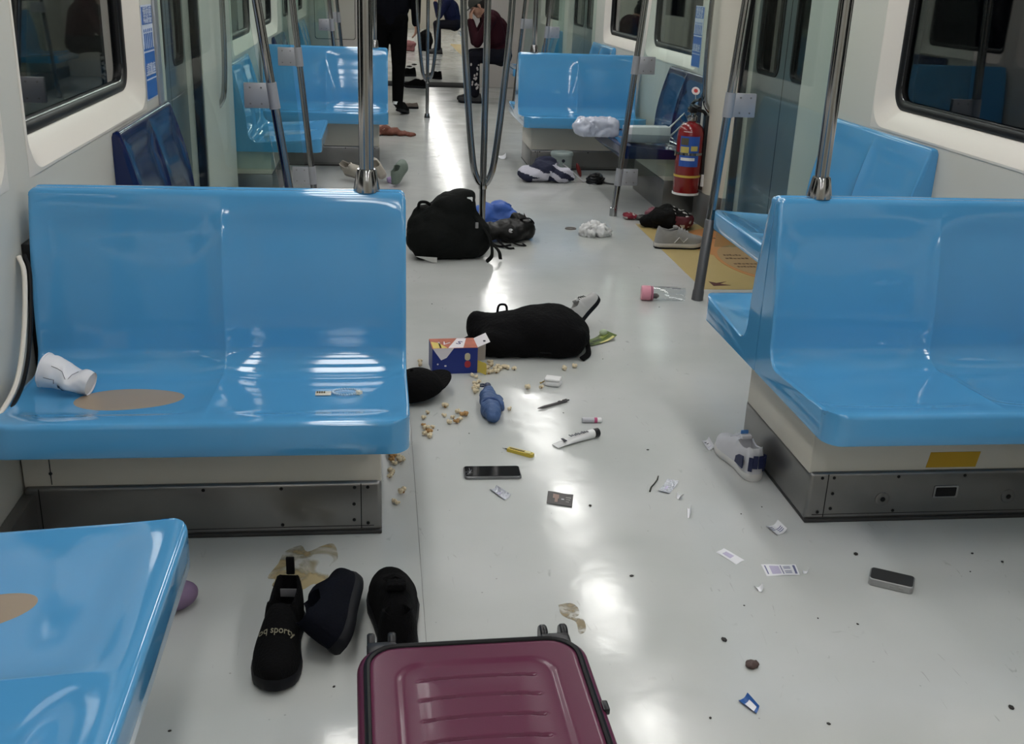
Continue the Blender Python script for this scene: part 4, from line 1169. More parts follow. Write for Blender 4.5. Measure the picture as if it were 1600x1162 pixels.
# popcorn
POP = [(0.390, 3.627), (0.405, 3.654), (0.413, 3.620), (0.428, 3.647), (0.434, 3.613), (0.401, 3.593), (0.417, 3.586), (0.448, 3.633), (0.387, 3.574), (0.405, 3.681), (0.455, 3.643), (0.468, 3.626), (0.487, 3.615), (0.327, 3.555), (0.329, 3.460), (0.344, 3.484), (0.332, 3.434), (0.322, 3.416), (0.325, 3.390), (0.212, 3.262), (0.427, 3.228), (0.513, 3.424), (0.561, 3.430), (0.232, 3.163), (0.240, 3.131), (0.254, 3.152), (0.263, 3.189), (0.252, 3.211), (0.276, 3.189), (0.219, 3.127), (0.134, 3.104), (0.141, 3.078), (0.150, 3.048), (0.136, 3.038), (0.151, 3.018), (0.162, 3.087), (0.137, 3.166), (0.204, 3.185), (0.150, 3.207), (0.024, 2.892), (0.033, 2.873), (0.043, 2.887), (0.029, 2.851), (0.038, 2.829), (0.048, 2.855), (0.027, 2.778), (0.030, 2.757), (0.036, 2.768), (0.022, 2.742), (0.057, 2.643), (0.035, 2.590), (0.042, 2.579), (0.058, 2.845), (0.140, 3.665), (0.145, 3.699), (0.675, 3.615), (0.718, 3.640), (0.34, 3.535)]
pops = []
for k in range(4):
    rnd = random.Random(k)
    mb = MB()
    for i in range(5):
        a = rnd.random() * 6.28
        mb.ball((.005 * math.cos(a + i * 1.3), .005 * math.sin(a + i * 1.3), .006 + .004 * rnd.random()), .0045 + .002 * rnd.random(), 1, mi=0)
    mb.ball((.002, 0, .004), .0035, 1, mi=1)
    o = mb.build('popcorn', [mat('popcorn', (0.70, 0.60, 0.42), .7), mat('popcorn hull', (0.30, 0.15, 0.04), .6)] if k != 3 else [mat('caramel popcorn', (0.42, 0.24, 0.09), .55), mat('popcorn hull', (0.30, 0.15, 0.04), .6)])
    pops.append(o.data); bpy.data.objects.remove(o)
for i, (x, y) in enumerate(POP):
    car = 23 <= i <= 30 or 39 <= i <= 42 or 30 <= i <= 33
    o = bpy.data.objects.new('popcorn', pops[3 if (car and i % 2 == 0) else i % 3]); COL.objects.link(o)
    o.location = (x, y, 0); o.rotation_euler = (0, 0, random.random() * 6); s = .85 + .5 * random.random(); o.scale = (s, s, s)
    tag(o, 'popped popcorn kernel spilled on the floor', 'popcorn', 'popcorn spilled on the floor')

# spills
def spill(name, label, pts, m, z0, z1, sub=4):
    P = bez([(x, y, 0) for x, y in pts] + [(*pts[0], 0)], len(pts) * sub)[:-1]
    n = len(P)
    cx, cy = sum(p.x for p in P) / n, sum(p.y for p in P) / n
    mb = MB().loops([[(p.x - cx, p.y - cy, z0) for p in P], [((p.x - cx) * .985, (p.y - cy) * .985, z1) for p in P]], cap0=True, cap1=True)
    return tag(place(mb.build(name, m, angle=80), (cx, cy, 0)), label, 'spill')
def stain_mat(name, col, lo, hi, scale):
    m = mat(name, col, .45, spec=.15)
    nt = m.node_tree; b = nt.nodes['Principled BSDF']
    tc = nt.nodes.new('ShaderNodeTexCoord'); n = nt.nodes.new('ShaderNodeTexNoise')
    n.inputs['Scale'].default_value = scale; n.inputs['Detail'].default_value = 6; n.inputs['Distortion'].default_value = .8
    nt.links.new(tc.outputs['Object'], n.inputs['Vector'])
    r = nt.nodes.new('ShaderNodeMapRange'); r.inputs[1].default_value = .42; r.inputs[2].default_value = .58; r.inputs[3].default_value = lo; r.inputs[4].default_value = hi
    nt.links.new(n.outputs['Fac'], r.inputs[0]); nt.links.new(r.outputs[0], b.inputs['Alpha'])
    return m
spill('drink_spill', 'smeared brown drink stain on the floor below the left seat', [(-0.250, 2.286), (-0.239, 2.341), (-0.202, 2.370), (-0.184, 2.338), (-0.147, 2.367), (-0.120, 2.372), (-0.108, 2.303), (-0.126, 2.264), (-0.130, 2.178), (-0.160, 2.188), (-0.188, 2.162), (-0.233, 2.170), (-0.256, 2.185), (-0.251, 2.213), (-0.270, 2.223)], stain_mat('thin stain', (0.52, 0.42, 0.24), .0, .75, 9), 0.0004, .0009)
spill('drink_spill', 'small brown stain on the floor behind the suitcase wheel', [(0.403, 2.065), (0.431, 2.071), (0.446, 2.054), (0.445, 2.023), (0.432, 2.011), (0.451, 2.002), (0.448, 1.960), (0.431, 1.949), (0.432, 1.993), (0.413, 2.012), (0.403, 2.031)], stain_mat('thin stain b', (0.44, 0.37, 0.25), .1, .65, 26), 0.0004, .0009)

# ================================================================== THINGS ON THE LEFT SEAT
from mathutils.bvhtree import BVHTree
def surf_z(me, lx, ly):
    if me.name not in surf_z.c:
        surf_z.c[me.name] = BVHTree.FromPolygons([v.co.copy() for v in me.vertices], [tuple(p.vertices) for p in me.polygons])
    h = surf_z.c[me.name].ray_cast(Vector((lx, ly, 0.6)), Vector((0, 0, -1)))
    return h[0].z if h[0] else .4
surf_z.c = {}
SX0, SY0, SWD = XC - 0.502 - WL, MID1 - 0.0015 - 0.52, WL      # local origin of the near left seat shell
SME = get_shell(WL, .52)
seatz = lambda x, y: surf_z(SME, x - SX0, y - SY0)
BX0 = XL + 0.53                                              # near left bench: shell rotated by 90 degrees
BME = get_shell(.90, .53)
benchz = lambda x, y: surf_z(BME, y - .85, BX0 - x)
def seat_spill(label, cx, cy, a, b, rot, zf, m, wob=.06, seed=1):
    n, k = 48, 10
    mb = MB()
    rnd = random.Random(seed)
    ph = rnd.random() * 6
    G = []
    for i in range(n):
        t = 2 * math.pi * i / n
        w = 1 + wob * math.sin(2 * t + ph) + wob * .6 * math.sin(3 * t + ph * 2)
        row = []
        for j in range(k + 1):
            q = j / k
            x = a * w * q * math.cos(t); y = b * w * q * math.sin(t)
            X = cx + x * math.cos(rot) - y * math.sin(rot); Y = cy + x * math.sin(rot) + y * math.cos(rot)
            row.append((X - cx, Y - cy, zf(X, Y) + (.0012 if q < .97 else .0002)))
        G.append(row)
    mb.grid(G, close_u=True)
    return tag(place(mb.build('drink_spill', m, angle=60), (cx, cy, 0)), label, 'spill')
M_tea = mat('milk tea', (0.36, 0.28, 0.205), .25, spec=.25)
seat_spill('flat beige drink puddle on the seat beside the crumpled cup', -0.590, 2.390, .118, .082, 0.0, seatz, M_tea)
seat_spill('beige drink puddle on the bottom left wall seat at the picture edge', -0.625, 1.50, .075, .055, 0.5, benchz, M_tea, .1, 4)

def cup():
    bx, by = -0.735, 2.445
    bz = min(seatz(bx + dx, by) for dx in (-.05, 0, .05))
    t = thing('paper_cup', 'crumpled white paper cup lying on the blue seat', 'cup', (bx, by, bz), (0, 0, D(-14)))
    n, k = 40, 26
    G = []
    for i in range(n):
        a = 2 * math.pi * i / n
        row = []
        for j in range(k + 1):
            q = j / k
            r = .041 - .013 * q
            p = Vector((0, r * math.cos(a), r * math.sin(a)))
            pinch = math.exp(-((q - .62) / .13) ** 2)
            p.z *= 1 - .55 * pinch * (1 if math.sin(a) > 0 else .3)
            p.y *= 1 + .35 * pinch
            if q > .62: p.z += .010 * (q - .62); p.y -= .02 * (q - .62)
            d = noise.noise(Vector((q * 5, math.cos(a) * 1.6, math.sin(a) * 1.6))) * .011 + noise.noise(Vector((q * 11, math.cos(a) * 3, math.sin(a) * 3))) * .004
            row.append(Vector((-.058 + .118 * q, p.y * (1 + d * 8), p.z * (1 + d * 8))))
        G.append(row)
    tilt = Matrix.Rotation(D(14), 4, 'Y')
    lo = min((tilt @ p).z for r_ in G for p in r_)
    G = [[(tilt @ p) + Vector((0, 0, -lo + .002)) for p in r_] for r_ in G]
    inn = [[p + (Vector((p.x, G[i][0].y * 0, sum(g[j].z for g in G) / n)) - p) * .03 for j, p in enumerate(r_)] for i, r_ in enumerate(G)]
    mb = MB().grid(G, close_u=True)
    mb.grid(inn, close_u=True)
    mb.build('cup_wall', mat('cup paper', (0.74, 0.74, 0.78), .5), t, fixn=False, angle=70)
    MB().tube([r_[0] for r_ in G], .0022, n=6, closed=True).build('rim', M_paper, t)
    ce = sum((r_[-1] for r_ in G), Vector()) / n
    mb = MB(); mb.add([r_[-2] for r_ in G] + [ce], [(i, (i + 1) % n, n) for i in range(n)])
    mb.build('base_disc', M_paper, t, fixn=False)
    # printed lines and mark on the side facing the camera (index around -y/up side)
    def on(i, j, off=.0012):
        p = G[i % n][j]
        nn = (G[(i + 1) % n][j] - G[i - 1][j]).cross(G[i % n][min(k, j + 1)] - G[i % n][max(0, j - 1)]).normalized()
        c = Vector((p.x, sum(g[j].y for g in G) / n, sum(g[j].z for g in G) / n))
        if nn.dot(p - c) < 0: nn = -nn
        return p + nn * off
    iu = 15   # around angle ~135deg: up and towards camera
    for pts in (((iu, 6), (iu, 9), (iu, 12), (iu + 1, 15)), ((iu + 5, 4), (iu + 5, 7), (iu + 5, 9), (iu + 7, 9)), ((iu, 16), (iu - 3, 16), (iu - 5, 18))):
        MB().tube([on(*p) for p in pts], .0007, n=4).build('print_line', M_ink, t)
    for (a, b, w) in ((iu + 7, 11, 3), (iu + 8, 13, 3)):
        MB().add([on(a, b), on(a, b + 2), on(a + 2, b + 2), on(a + 2, b)], [(0, 1, 2, 3)]).build('print_mark', M_ink, t, fixn=False)
cup()

def keyring():
    x0, y0 = -0.10, 2.415
    z = max(seatz(x0 + dx, y0 + dy) for dx in (-.05, 0, .045) for dy in (-.02, .02))
    t = thing('key_charm', 'beaded ring with a white tag lying on the blue seat', 'key ring', (x0, y0, z))
    MB().box(-.058, -.020, -.014, .010, .0005, .003, .001).build('tag', mat('cream tag', (0.74, 0.70, 0.6), .4), t)
    for i in range(4):
        MB().box(-.055 + i * .0055, -.051 + i * .0055, -.004, .006, .003, .0042).build('tag_letter', mat('olive print', (0.11, 0.08, 0.03), .5), t, smooth=False)
    ring = MB()
    for i in range(30):
        a = 2 * math.pi * i / 30
        ring.ball((.014 + .031 * math.cos(a), .002 + .019 * math.sin(a), .0038), .0033, 1)
    ring.tube([(.014 + .031 * math.cos(2 * math.pi * i / 30), .002 + .019 * math.sin(2 * math.pi * i / 30), .0038) for i in range(30)], .0012, n=5, closed=True)
    ring.build('bead_ring', mat('clear bead', (0.45, 0.62, 0.78), .15), t)
    star = [(.046 + (.009 if i % 2 == 0 else .0045) * math.cos(i * math.pi / 5), -.006 + (.009 if i % 2 == 0 else .0045) * math.sin(i * math.pi / 5)) for i in range(10)]
    MB().prism(star, .001, .009).build('star_charm', mat('star cream', (0.75, 0.72, 0.6), .35), t)
keyring()

# ================================================================== BAGS, CLOTHES AND OTHER SOFT THINGS
def strap(pts, w=.018, th=.003, n=24):
    P = bez(pts, n)
    return MB().tube(P, w, n=8, flat=th / w)
# long black backpack lying in the middle
t = thing('backpack', 'black backpack lying flat beside the popcorn box', 'backpack', (0.575, 3.875, 0), (0, 0, D(-3)))
mb = MB()
mb.ball((.06, 0, .085), (.165, .17, .085), 3); mb.ball((-.06, .0, .070), (.16, .15, .070), 3); mb.ball((-.17, .03, .062), (.075, .12, .06), 3)
mb.ball((.16, -.02, .065), (.075, .14, .062), 3); mb.box(-.2, .20, -.16, .15, .002, .10, .035); mb.box(-.05, .215, -.15, .14, .01, .12, .04)
mb.ball((-.20, .04, .095), (.04, .06, .035), 2)
fuse('pack_body', mb, .012, M_black, t, smooth_it=6, disp=.008, disp_scale=9, floor=0)
MB().tube(bez([(-.12, .12, .10), (-.115, .12, .130), (-.10, .12, .137), (-.085, .12, .130), (-.08, .12, .10)], 16), .005, n=8).build('carry_loop', M_black, t)
strap([(.2, .05, .09), (.222, .02, .06), (.226, -.03, .03), (.222, -.10, .012), (.19, -.155, .008)], .012).build('strap', M_black, t)
strap([(-.22, -.08, .03), (-.255, -.02, .012), (-.24, .06, .012), (-.2, .1, .02)], .014).build('strap', M_black, t)
MB().box(.03, .13, -.158, -.150, .03, .034, .001).build('zip', M_rubber, t)
# monochrome trainer sticking out behind it
shoe('sneaker', 'black and white trainer standing behind the right end of the lying backpack', 0.20, mat('pale grey knit', (0.45, 0.45, 0.44), .8), M_bsole, (0.79, 4.03, 0.03), (D(26), D(-25), D(-52)), laces=M_black, m_in=M_black)
t = sheet('snack_packet', 'green printed snack packet under the end of the lying backpack', 'packet', [(0.775, 3.90), (0.905, 4.02), (0.945, 3.955), (0.80, 3.86)], mat('green packet', (0.10, 0.15, 0.03), .35), [(.4, .65, .3, .6, mat('dark green', (0.02, 0.04, 0.01), .4)), (.72, .92, .2, .5, mat('lime', (0.36, 0.42, 0.12), .4)), (.5, .95, .8, .97, mat('pale yellow print', (0.6, 0.55, 0.2), .4)), (.1, .35, .5, .8, mat('dark green', (0.02, 0.04, 0.01), .4))], z=.004, curl=.03)
mb = MB().ball((0, 0, .012), (.018, .012, .014), 2)
tag(place(mb.build('candy', mat('pale green', (0.48, 0.58, 0.40), .4)), (0.895, 3.985, .012)), 'pale green sweet on the green snack packet', 'candy')

# popcorn box lying on its side
def popcorn_box():
    t = thing('popcorn_box', 'open blue and red cardboard popcorn box lying on its side', 'box', (0.262, 3.64, 0), (0, 0, D(4)))
    Mb = mat('box navy', (0.008, 0.025, 0.19), .4); Mr = mat('box orange red', (0.42, 0.10, 0.05), .45, noise_amt=.5, noise_scale=28)
    Mw = mat('box inside grey', (0.42, 0.38, 0.36), .6); Mpw = mat('box white', (0.74, 0.70, 0.73), .45)
    W, Dd, H = .165, .11, .098
    x0, x1, y0, y1 = -W / 2, W / 2, -Dd / 2, Dd / 2
    e = .0015
    MB().box(x0, x1, y0, y0 + e, .0, H).build('front_panel', Mb, t, smooth=False)
    MB().box(x0, x1, y1 - e, y1, .0, H).build('back_panel', Mb, t, smooth=False)
    MB().box(x0, x1, y0 + e, y1 - e, 0, e).build('floor_panel', Mb, t, smooth=False)
    tp = MB().box(x0, x1, y0, y1, H - e, H + .0002).build('top_panel', Mr, t, smooth=False)
    MB().box(x0, x0 + e, y0 + e, y1 - e, e, H - e).build('bottom_panel', Mb, t, smooth=False)
    # white band and letter on the top panel
    k = H + .0006
    MB().prism([(-.025, y0 + .003), (.03, y0 + .003), (.055, y1 - .003), (.02, y1 - .003)], H, k).build('white_band', Mpw, t, smooth=False)
    text('letter', 'S', .045, mat('letter navy', (0.03, 0.03, 0.16), .5), t, (.022, .0, k + .0006), (0, 0, D(-30)))
    text('letter', 'V', .045, M_paper, t, (-.03, -.005, k + .0006), (0, 0, D(-30)))
    MB().prism([(x0 + .003, y0 + .003), (x0 + .055, y0 + .003), (x0 + .03, y1 - .05), (x0 + .003, y1 - .035)], H, k).build('yellow_patch', mat('box yellow', (0.66, 0.52, 0.10), .45), t, smooth=False)
    MB().box(x0 + .028, x0 + .034, y0 + .004, y1 - .04, H, k).build('white_stripe', Mpw, t, smooth=False)
    # front panel print: white triangle, plain patches
    q = y0 - .0006
    MB().prism([(x0 + .001, H), (x0 + .078, H), (x0 + .052, H - .036), (x0 + .032, H - .045)], 0, .0006, M=TR(0, y0, 0) @ RX(90)).build('white_triangle', Mpw, t, smooth=False)
    for (a, b, c, d, m) in ((.118, .138, .050, .078, mat('patch cream', (0.50, 0.45, 0.30), .5)), (.118, .140, .022, .048, mat('patch red', (0.36, 0.03, 0.04), .5)), (.017, .023, .035, .041, Mpw), (.044, .052, .028, .034, Mpw)):
        MB().prism(rr(x0 + a, x0 + b, c, d, min(b - a, d - c) * .45, 4), 0, .0008, M=TR(0, y0, 0) @ RX(90)).build('print_patch', m, t, smooth=False)
    # open flaps at the right hand end
    def flap(name, a, b, out, m, m2=None):
        mb = MB(); V = [a, b, b + out, a + out]
        nrm = (b - a).cross(out).normalized() * .0012
        mb.add(V + [v + nrm for v in V], [(0, 1, 2, 3), (7, 6, 5, 4), (0, 4, 5, 1), (1, 5, 6, 2), (2, 6, 7, 3), (3, 7, 4, 0)])
        return mb.build(name, m, t, smooth=False)
    V3 = Vector
    flap('top_flap', V3((x1, y0 + .004, H)), V3((x1, y1 - .004, H)), V3((.045, 0, .020)), Mpw)
    MB().box(x1 + .024, x1 + .032, -.03, -.022, H + .0135, H + .0165).build('flap_mark', M_ink, t)
    flap('floor_flap', V3((x1, y0 + .004, .002)), V3((x1, y1 - .004, .002)), V3((.045, 0, 0)), mat('box yellow', (0.66, 0.52, 0.10), .45))
    flap('back_flap', V3((x1, y1 - .001, .006)), V3((x1, y1 - .001, H - .006)), V3((.05, .012, 0)), Mw)
    flap('front_flap', V3((x1, y0, .006)), V3((x1, y0, H * .5)), V3((.028, -.028, -.004)), mat('box yellow', (0.66, 0.52, 0.10), .45))
    for i in range(14):
        o = bpy.data.objects.new('popcorn_inside', pops[i % 3]); COL.objects.link(o); o.parent = t
        o.location = (x1 - .01 - random.random() * .07, random.uniform(-.04, .04), .003 + random.random() * .012)
popcorn_box()
# black cap
t = thing('cap', 'black cap lying upside down at the corner of the left seat', 'cap', (0.125, 3.36, 0.012), (D(-8), D(-12), D(48)))
G = []
for j in range(13):
    ph = math.radians(90 * j / 12)
    G.append([(.088 * math.cos(ph) * math.cos(a) if j < 12 else 0, .095 * math.cos(ph) * math.sin(a) if j < 12 else 0, .012 + .078 * math.sin(ph)) for a in [2 * math.pi * i / 28 for i in range(28)]])
MB().loops(G, cap0=True).build('crown', M_black, t, angle=60)
br = []
for i in range(17):
    a = math.radians(-75 + 150 * i / 16)
    br.append((.082 * math.cos(a), .09 * math.sin(a)))
out = []
for i in range(17):
    a = math.radians(75 - 150 * i / 16)
    out.append((.082 * math.cos(a) + .070 * math.cos(a * .9), .09 * math.sin(a)))
ring2 = br + out
MB().loops([[(x, y, .010 + .018 * (y / .09) ** 2 * 0 + .10 * max(0, x - .06) * .25) for x, y in ring2], [(x, y, .014 + .10 * max(0, x - .06) * .25) for x, y in ring2]], cap0=True, cap1=True).build('brim', M_black, t)
MB().ball((0, 0, .09), .006, 2).build('button', M_black, t)
# folded blue umbrella
t = thing('umbrella', 'folded blue compact umbrella with a wrist loop on the floor', 'umbrella', (0.362, 3.26, 0), (0, 0, D(-2)))
M_umb = mat('umbrella blue', (0.060, 0.115, 0.26), .6, noise_amt=.25, noise_scale=25, bump=.6, bump_scale=40)
mb = MB(); mb.capsule((0, .09, .022), (0, -.10, .028), .018, .028); mb.capsule((0, -.10, .028), (.002, -.135, .026), .028, .02); mb.capsule((.028, .03, .018), (.03, -.03, .018), .014, .018); mb.capsule((-.01, .06, .022), (-.008, -.08, .024), .02, .026)
fuse('canopy', mb, .006, M_umb, t, smooth_it=2, disp=.006, disp_scale=30, floor=0, ridged=True)
MB().lathe([(.012, 0), (.013, .003), (.013, .045), (.009, .05)], 14, TR(0, .10, .022) @ RX(-90)).build('handle', mat('umbrella navy', (0.02, 0.035, 0.09), .5), t)
MB().tube(bez([(0, .145, .02), (-.02, .165, .012), (-.028, .19, .006), (-.012, .205, .005), (.0, .19, .006), (0, .155, .012)], 24), .003, n=6).build('wrist_loop', mat('umbrella navy', (0.02, 0.035, 0.09), .5), t)
MB().tube([(.029 * math.cos(a), -.05, .026 + .029 * math.sin(a)) for a in [2 * math.pi * i / 20 for i in range(20)]], .005, n=6, closed=True).build('tie_band', mat('umbrella band', (0.045, 0.09, 0.24), .6), t)

# large black backpack by the branched pole
t = thing('backpack', 'large black backpack slumped against the branched pole', 'backpack', (0.352, 5.29, 0), (0, 0, D(5)))
t.scale = (1, .8, 1)
mb = MB()
mb.ball((-.02, .02, .14), (.20, .14, .15), 3); mb.ball((-.06, -.03, .10), (.17, .12, .11), 3); mb.ball((.02, .02, .25), (.12, .11, .09), 3); mb.ball((.06, .03, .31), (.075, .07, .045), 3)
mb.ball((.11, .0, .10), (.11, .11, .11), 3); mb.box(-.19, .16, -.12, .13, .004, .12, .04); mb.ball((-.13, .04, .22), (.06, .07, .05), 2)
M_bgr = mat('black nylon', (0.003, 0.004, 0.0036), .75, spec=.2, bump=.3, bump_scale=60)
fuse('pack_body', mb, .013, M_bgr, t, smooth_it=5, disp=.012, disp_scale=9, floor=0, seed=2)
MB().tube(bez([(-.16, .02, .24), (-.155, 0, .28), (-.125, -.01, .285), (-.10, .0, .27)], 12), .008, n=8).build('carry_loop', M_bgr, t)
MB().add([(-.19, -.145, .035), (-.08, -.155, .028), (-.08, -.157, .002), (-.10, -.156, .004)] + [(-.19, -.141, .035), (-.08, -.150, .028), (-.08, -.152, .002), (-.10, -.151, .004)], [(0, 1, 2, 3), (7, 6, 5, 4), (0, 4, 5, 1), (1, 5, 6, 2), (2, 6, 7, 3), (3, 7, 4, 0)]).build('reflective_strip', mat('reflective grey', (0.5, 0.5, 0.48), .4), t, smooth=False)
MB().box(.07, .10, -.062, -.056, .285, .315, .004, M=RZ(10)).build('white_label', M_white, t)
MB().box(.115, .130, -.125, -.118, .17, .20, .002).build('buckle', mat('grey buckle', (0.25, 0.25, 0.25), .4), t)
strap([(.12, -.05, .22), (.19, -.10, .12), (.20, -.15, .04), (.17, -.17, .006)], .014).build('strap', M_bgr, t)
strap([(.18, -.02, .10), (.24, -.09, .05), (.25, -.12, .008)], .012).build('strap', M_bgr, t)
# smaller black bag with loose straps
t = thing('shoulder_bag', 'small black bag with tangled straps right of the branched pole', 'bag', (0.70, 5.66, 0), (0, 0, D(-12)))
mb = MB()
mb.ball((0, 0, .055), (.12, .10, .06), 3); mb.ball((.08, .05, .06), (.07, .08, .06), 3); mb.ball((-.10, -.03, .05), (.08, .08, .05), 3); mb.ball((.05, .06, .11), (.05, .05, .04), 2)
fuse('bag_body', mb, .010, mat('black leatherette', (0.006, 0.006, 0.006), .4, spec=.25), t, smooth_it=3, disp=.012, disp_scale=14, floor=0, seed=5)
for pts in ([(-.10, -.08, .05), (-.08, -.15, .02), (-.03, -.17, .006), (.03, -.15, .012)], [(.0, -.09, .04), (.05, -.12, .012), (.10, -.12, .006), (.09, -.08, .006)], [(-.14, -.07, .03), (-.16, -.14, .008), (-.13, -.19, .006)], [(-.05, -.1, .03), (-.02, -.17, .02), (.02, -.20, .006), (.05, -.19, .005)], [(.06, .02, .12), (.11, .0, .13), (.13, .05, .10), (.12, .10, .08)]):
    strap(pts, .009).build('strap', M_black, t)
MB().lathe([(.004, 0), (.012, 0), (.012, .003), (.004, .003)], 14, TR(.02, -.085, .075) @ RX(70)).build('metal_ring', M_steel, t)
# blue cloth behind
mb = MB()
for (x, y, z, r) in ((-.06, 0, .08, .07), (.02, .02, .09, .075), (.08, .0, .06, .05), (-.10, .02, .05, .05)): mb.ball((x, y, z), (r, r, r * .9))
mb.box(-.12, .1, -.06, .08, 0, .05, .02)
o = fuse('cloth_bundle', mb, .010, mat('bright blue cloth', (0.05, 0.13, 0.47), .5, noise_amt=.2), smooth_it=1, disp=.028, disp_scale=10, floor=0, ridged=True, seed=3)
tag(place(o, (0.655, 5.93, 0)), 'crumpled bright blue cloth behind the small black bag', 'cloth')

# dark and red bundle near the right door
mb = MB()
mb.ball((0, 0, .06), (.11, .10, .065), 3); mb.ball((.08, -.03, .05), (.08, .08, .055), 3); mb.ball((-.10, .02, .035), (.06, .05, .035), 3); mb.ball((.02, .04, .085), (.07, .06, .04), 3)
M_bundle = [mat('black mesh cloth', (0.005, 0.005, 0.005), .85, spec=.2, bump=.5, bump_scale=60), mat('dark red cloth', (0.085, 0.008, 0.016), .6), mat('pale print', (0.5, 0.48, 0.46), .6)]
def reg(c):
    if c.x > .035 and c.y < -.02 and c.z < .085:
        return 2 if noise.noise(c * 45) > .28 else 1
    if c.x > .03 and c.z > .085 and noise.noise(c * 40 + Vector((3, 1, 2))) > .2: return 2
    return 0
o = fuse('clothing_bundle', mb, .007, M_bundle, smooth_it=2, disp=.015, disp_scale=16, floor=0, regions=reg, seed=8)
tag(place(o, (1.68, 6.02, 0.002)), 'black and dark red clothing heap behind the grey trainer', 'clothes')
mb = MB().ball((0, 0, .022), (.04, .05, .022), 2); mb.ball((.03, -.01, .018), (.03, .03, .018), 2)
o = fuse('red_pouch', mb, .006, [mat('crimson cloth', (0.22, 0.012, 0.03), .6), mat('pale print', (0.5, 0.48, 0.46), .6)], disp=.006, disp_scale=30, floor=0, regions=lambda c: 1 if noise.noise(c * 40) > .25 else 0)
tag(place(o, (1.51, 6.25, 0)), 'small red and white pouch beside the foot of the far right pole', 'pouch')
mb = MB().ball((0, 0, .015), (.035, .03, .015), 2); mb.ball((.035, .01, .013), (.025, .02, .012), 2)
o = fuse('chain_keys', mb, .005, mat('dull metal', (0.10, 0.10, 0.10), .4, metal=.6), disp=.010, disp_scale=60, floor=0, ridged=True, smooth_it=1)
tag(place(o, (1.585, 6.22, 0)), 'small dark metal bunch between the red pouch and the clothing heap', 'keys')
mb = MB().ball((0, 0, .03), (.05, .03, .03), 2)
o = fuse('pink_wrapper', mb, .006, mat('mauve wrapper', (0.30, 0.12, 0.15), .4), disp=.012, disp_scale=30, floor=0, ridged=True, smooth_it=1)
tag(place(o, (1.665, 6.30, 0), (0, 0, .6)), 'mauve crumpled wrapper behind the clothing heap', 'wrapper')

# navy and white drawstring bag, pale tin, cord
mb = MB()
mb.ball((-.12, 0, .055), (.09, .10, .055), 3); mb.ball((-.02, .0, .075), (.11, .10, .075), 3); mb.ball((.08, -.04, .055), (.10, .07, .055), 3); mb.ball((0, .05, .12), (.09, .06, .045), 3); mb.ball((.12, -.05, .03), (.08, .05, .03), 2)
M_dbag = [mat('navy cotton', (0.014, 0.017, 0.045), .8), mat('lilac white cotton', (0.56, 0.55, 0.63), .8)]
def reg(c):
    q = c.x * .8 + c.z * 1.5 + .02 * noise.noise(c * 14)
    if c.z > .125: return 0
    if c.x < .0: return 1 if (c.z + .3 * c.x > .012 and c.z + .35 * c.x < .062 + .015 * noise.noise(c * 20)) or (c.x > -.12 and c.z < .03) else 0
    return 1 if (int((q + 1) * 15) % 2 == 0) else 0
o = fuse('drawstring_bag', mb, .008, M_dbag, smooth_it=3, disp=.014, disp_scale=12, floor=0, regions=reg, seed=1)
tag(place(o, (1.19, 7.50, 0), (0, 0, D(3))), 'navy and white striped drawstring bag in front of the distant right seat base', 'bag')
t = thing('tin', 'pale grey green lidded cup standing in the navy and white bag', 'cup', (1.325, 7.70, 0))
M_tin = mat('pale green grey', (0.34, 0.40, 0.39), .35)
MB().lathe([(.06, 0), (.072, .004), (.078, .15), (.080, .155)], 30).build('body', M_tin, t)
MB().lathe([(.081, .152), (.083, .156), (.083, .172), (.078, .180), (.05, .184), (.01, .185)], 30).build('lid', M_tin, t)
MB().lathe([(.012, 0), (.012, .004)], 16, TR(0, -.079, .125) @ RX(88)).build('emblem', M_ink, t)
MB().tube(bez([(.0, -.085, .10), (.04, -.13, .075), (.09, -.20, .035), (.13, -.26, .01)], 16), .008, n=6, flat=.5).build('strap', mat('grey strap', (0.30, 0.30, 0.31), .6), t)
mb = MB()
for k in range(7):
    a = k * 1.1
    mb.tube([(.05 * math.cos(a + q * .5) * (1 + .25 * math.sin(k)), .045 * math.sin(a + q * .5), .012 + .007 * k + .01 * math.sin(q)) for q in range(13)], .009, n=6, closed=True)
mb.tube(bez([(.05, 0, .01), (.10, -.03, .006), (.13, -.05, .006)], 8), .006, n=6)
tag(place(mb.build('coiled_cable', M_blackpl), (1.53, 7.43, 0)), 'coiled black cable on the floor right of the pale lidded cup', 'cable')
mb = MB().ball((0, 0, .05), (.016, .014, .055), 2)
tag(place(mb.build('red_pen', mat('dark red plastic', (0.16, 0.015, 0.015), .4)), (1.47, 7.68, .005), (0, D(-20), 0)), 'dark red cylinder leaning right of the pale lidded cup', 'cylinder')

# lilac scrap near the beige shoes
mb = MB().ball((0, 0, .02), (.05, .03, .02), 2)
o = fuse('lilac_cloth', mb, .006, mat('lilac cloth', (0.40, 0.30, 0.52), .7), disp=.012, disp_scale=30, floor=0, ridged=True, smooth_it=1)
tag(place(o, (0.095, 7.33, 0)), 'lilac crumpled cloth between the beige and grey green shoes', 'cloth')
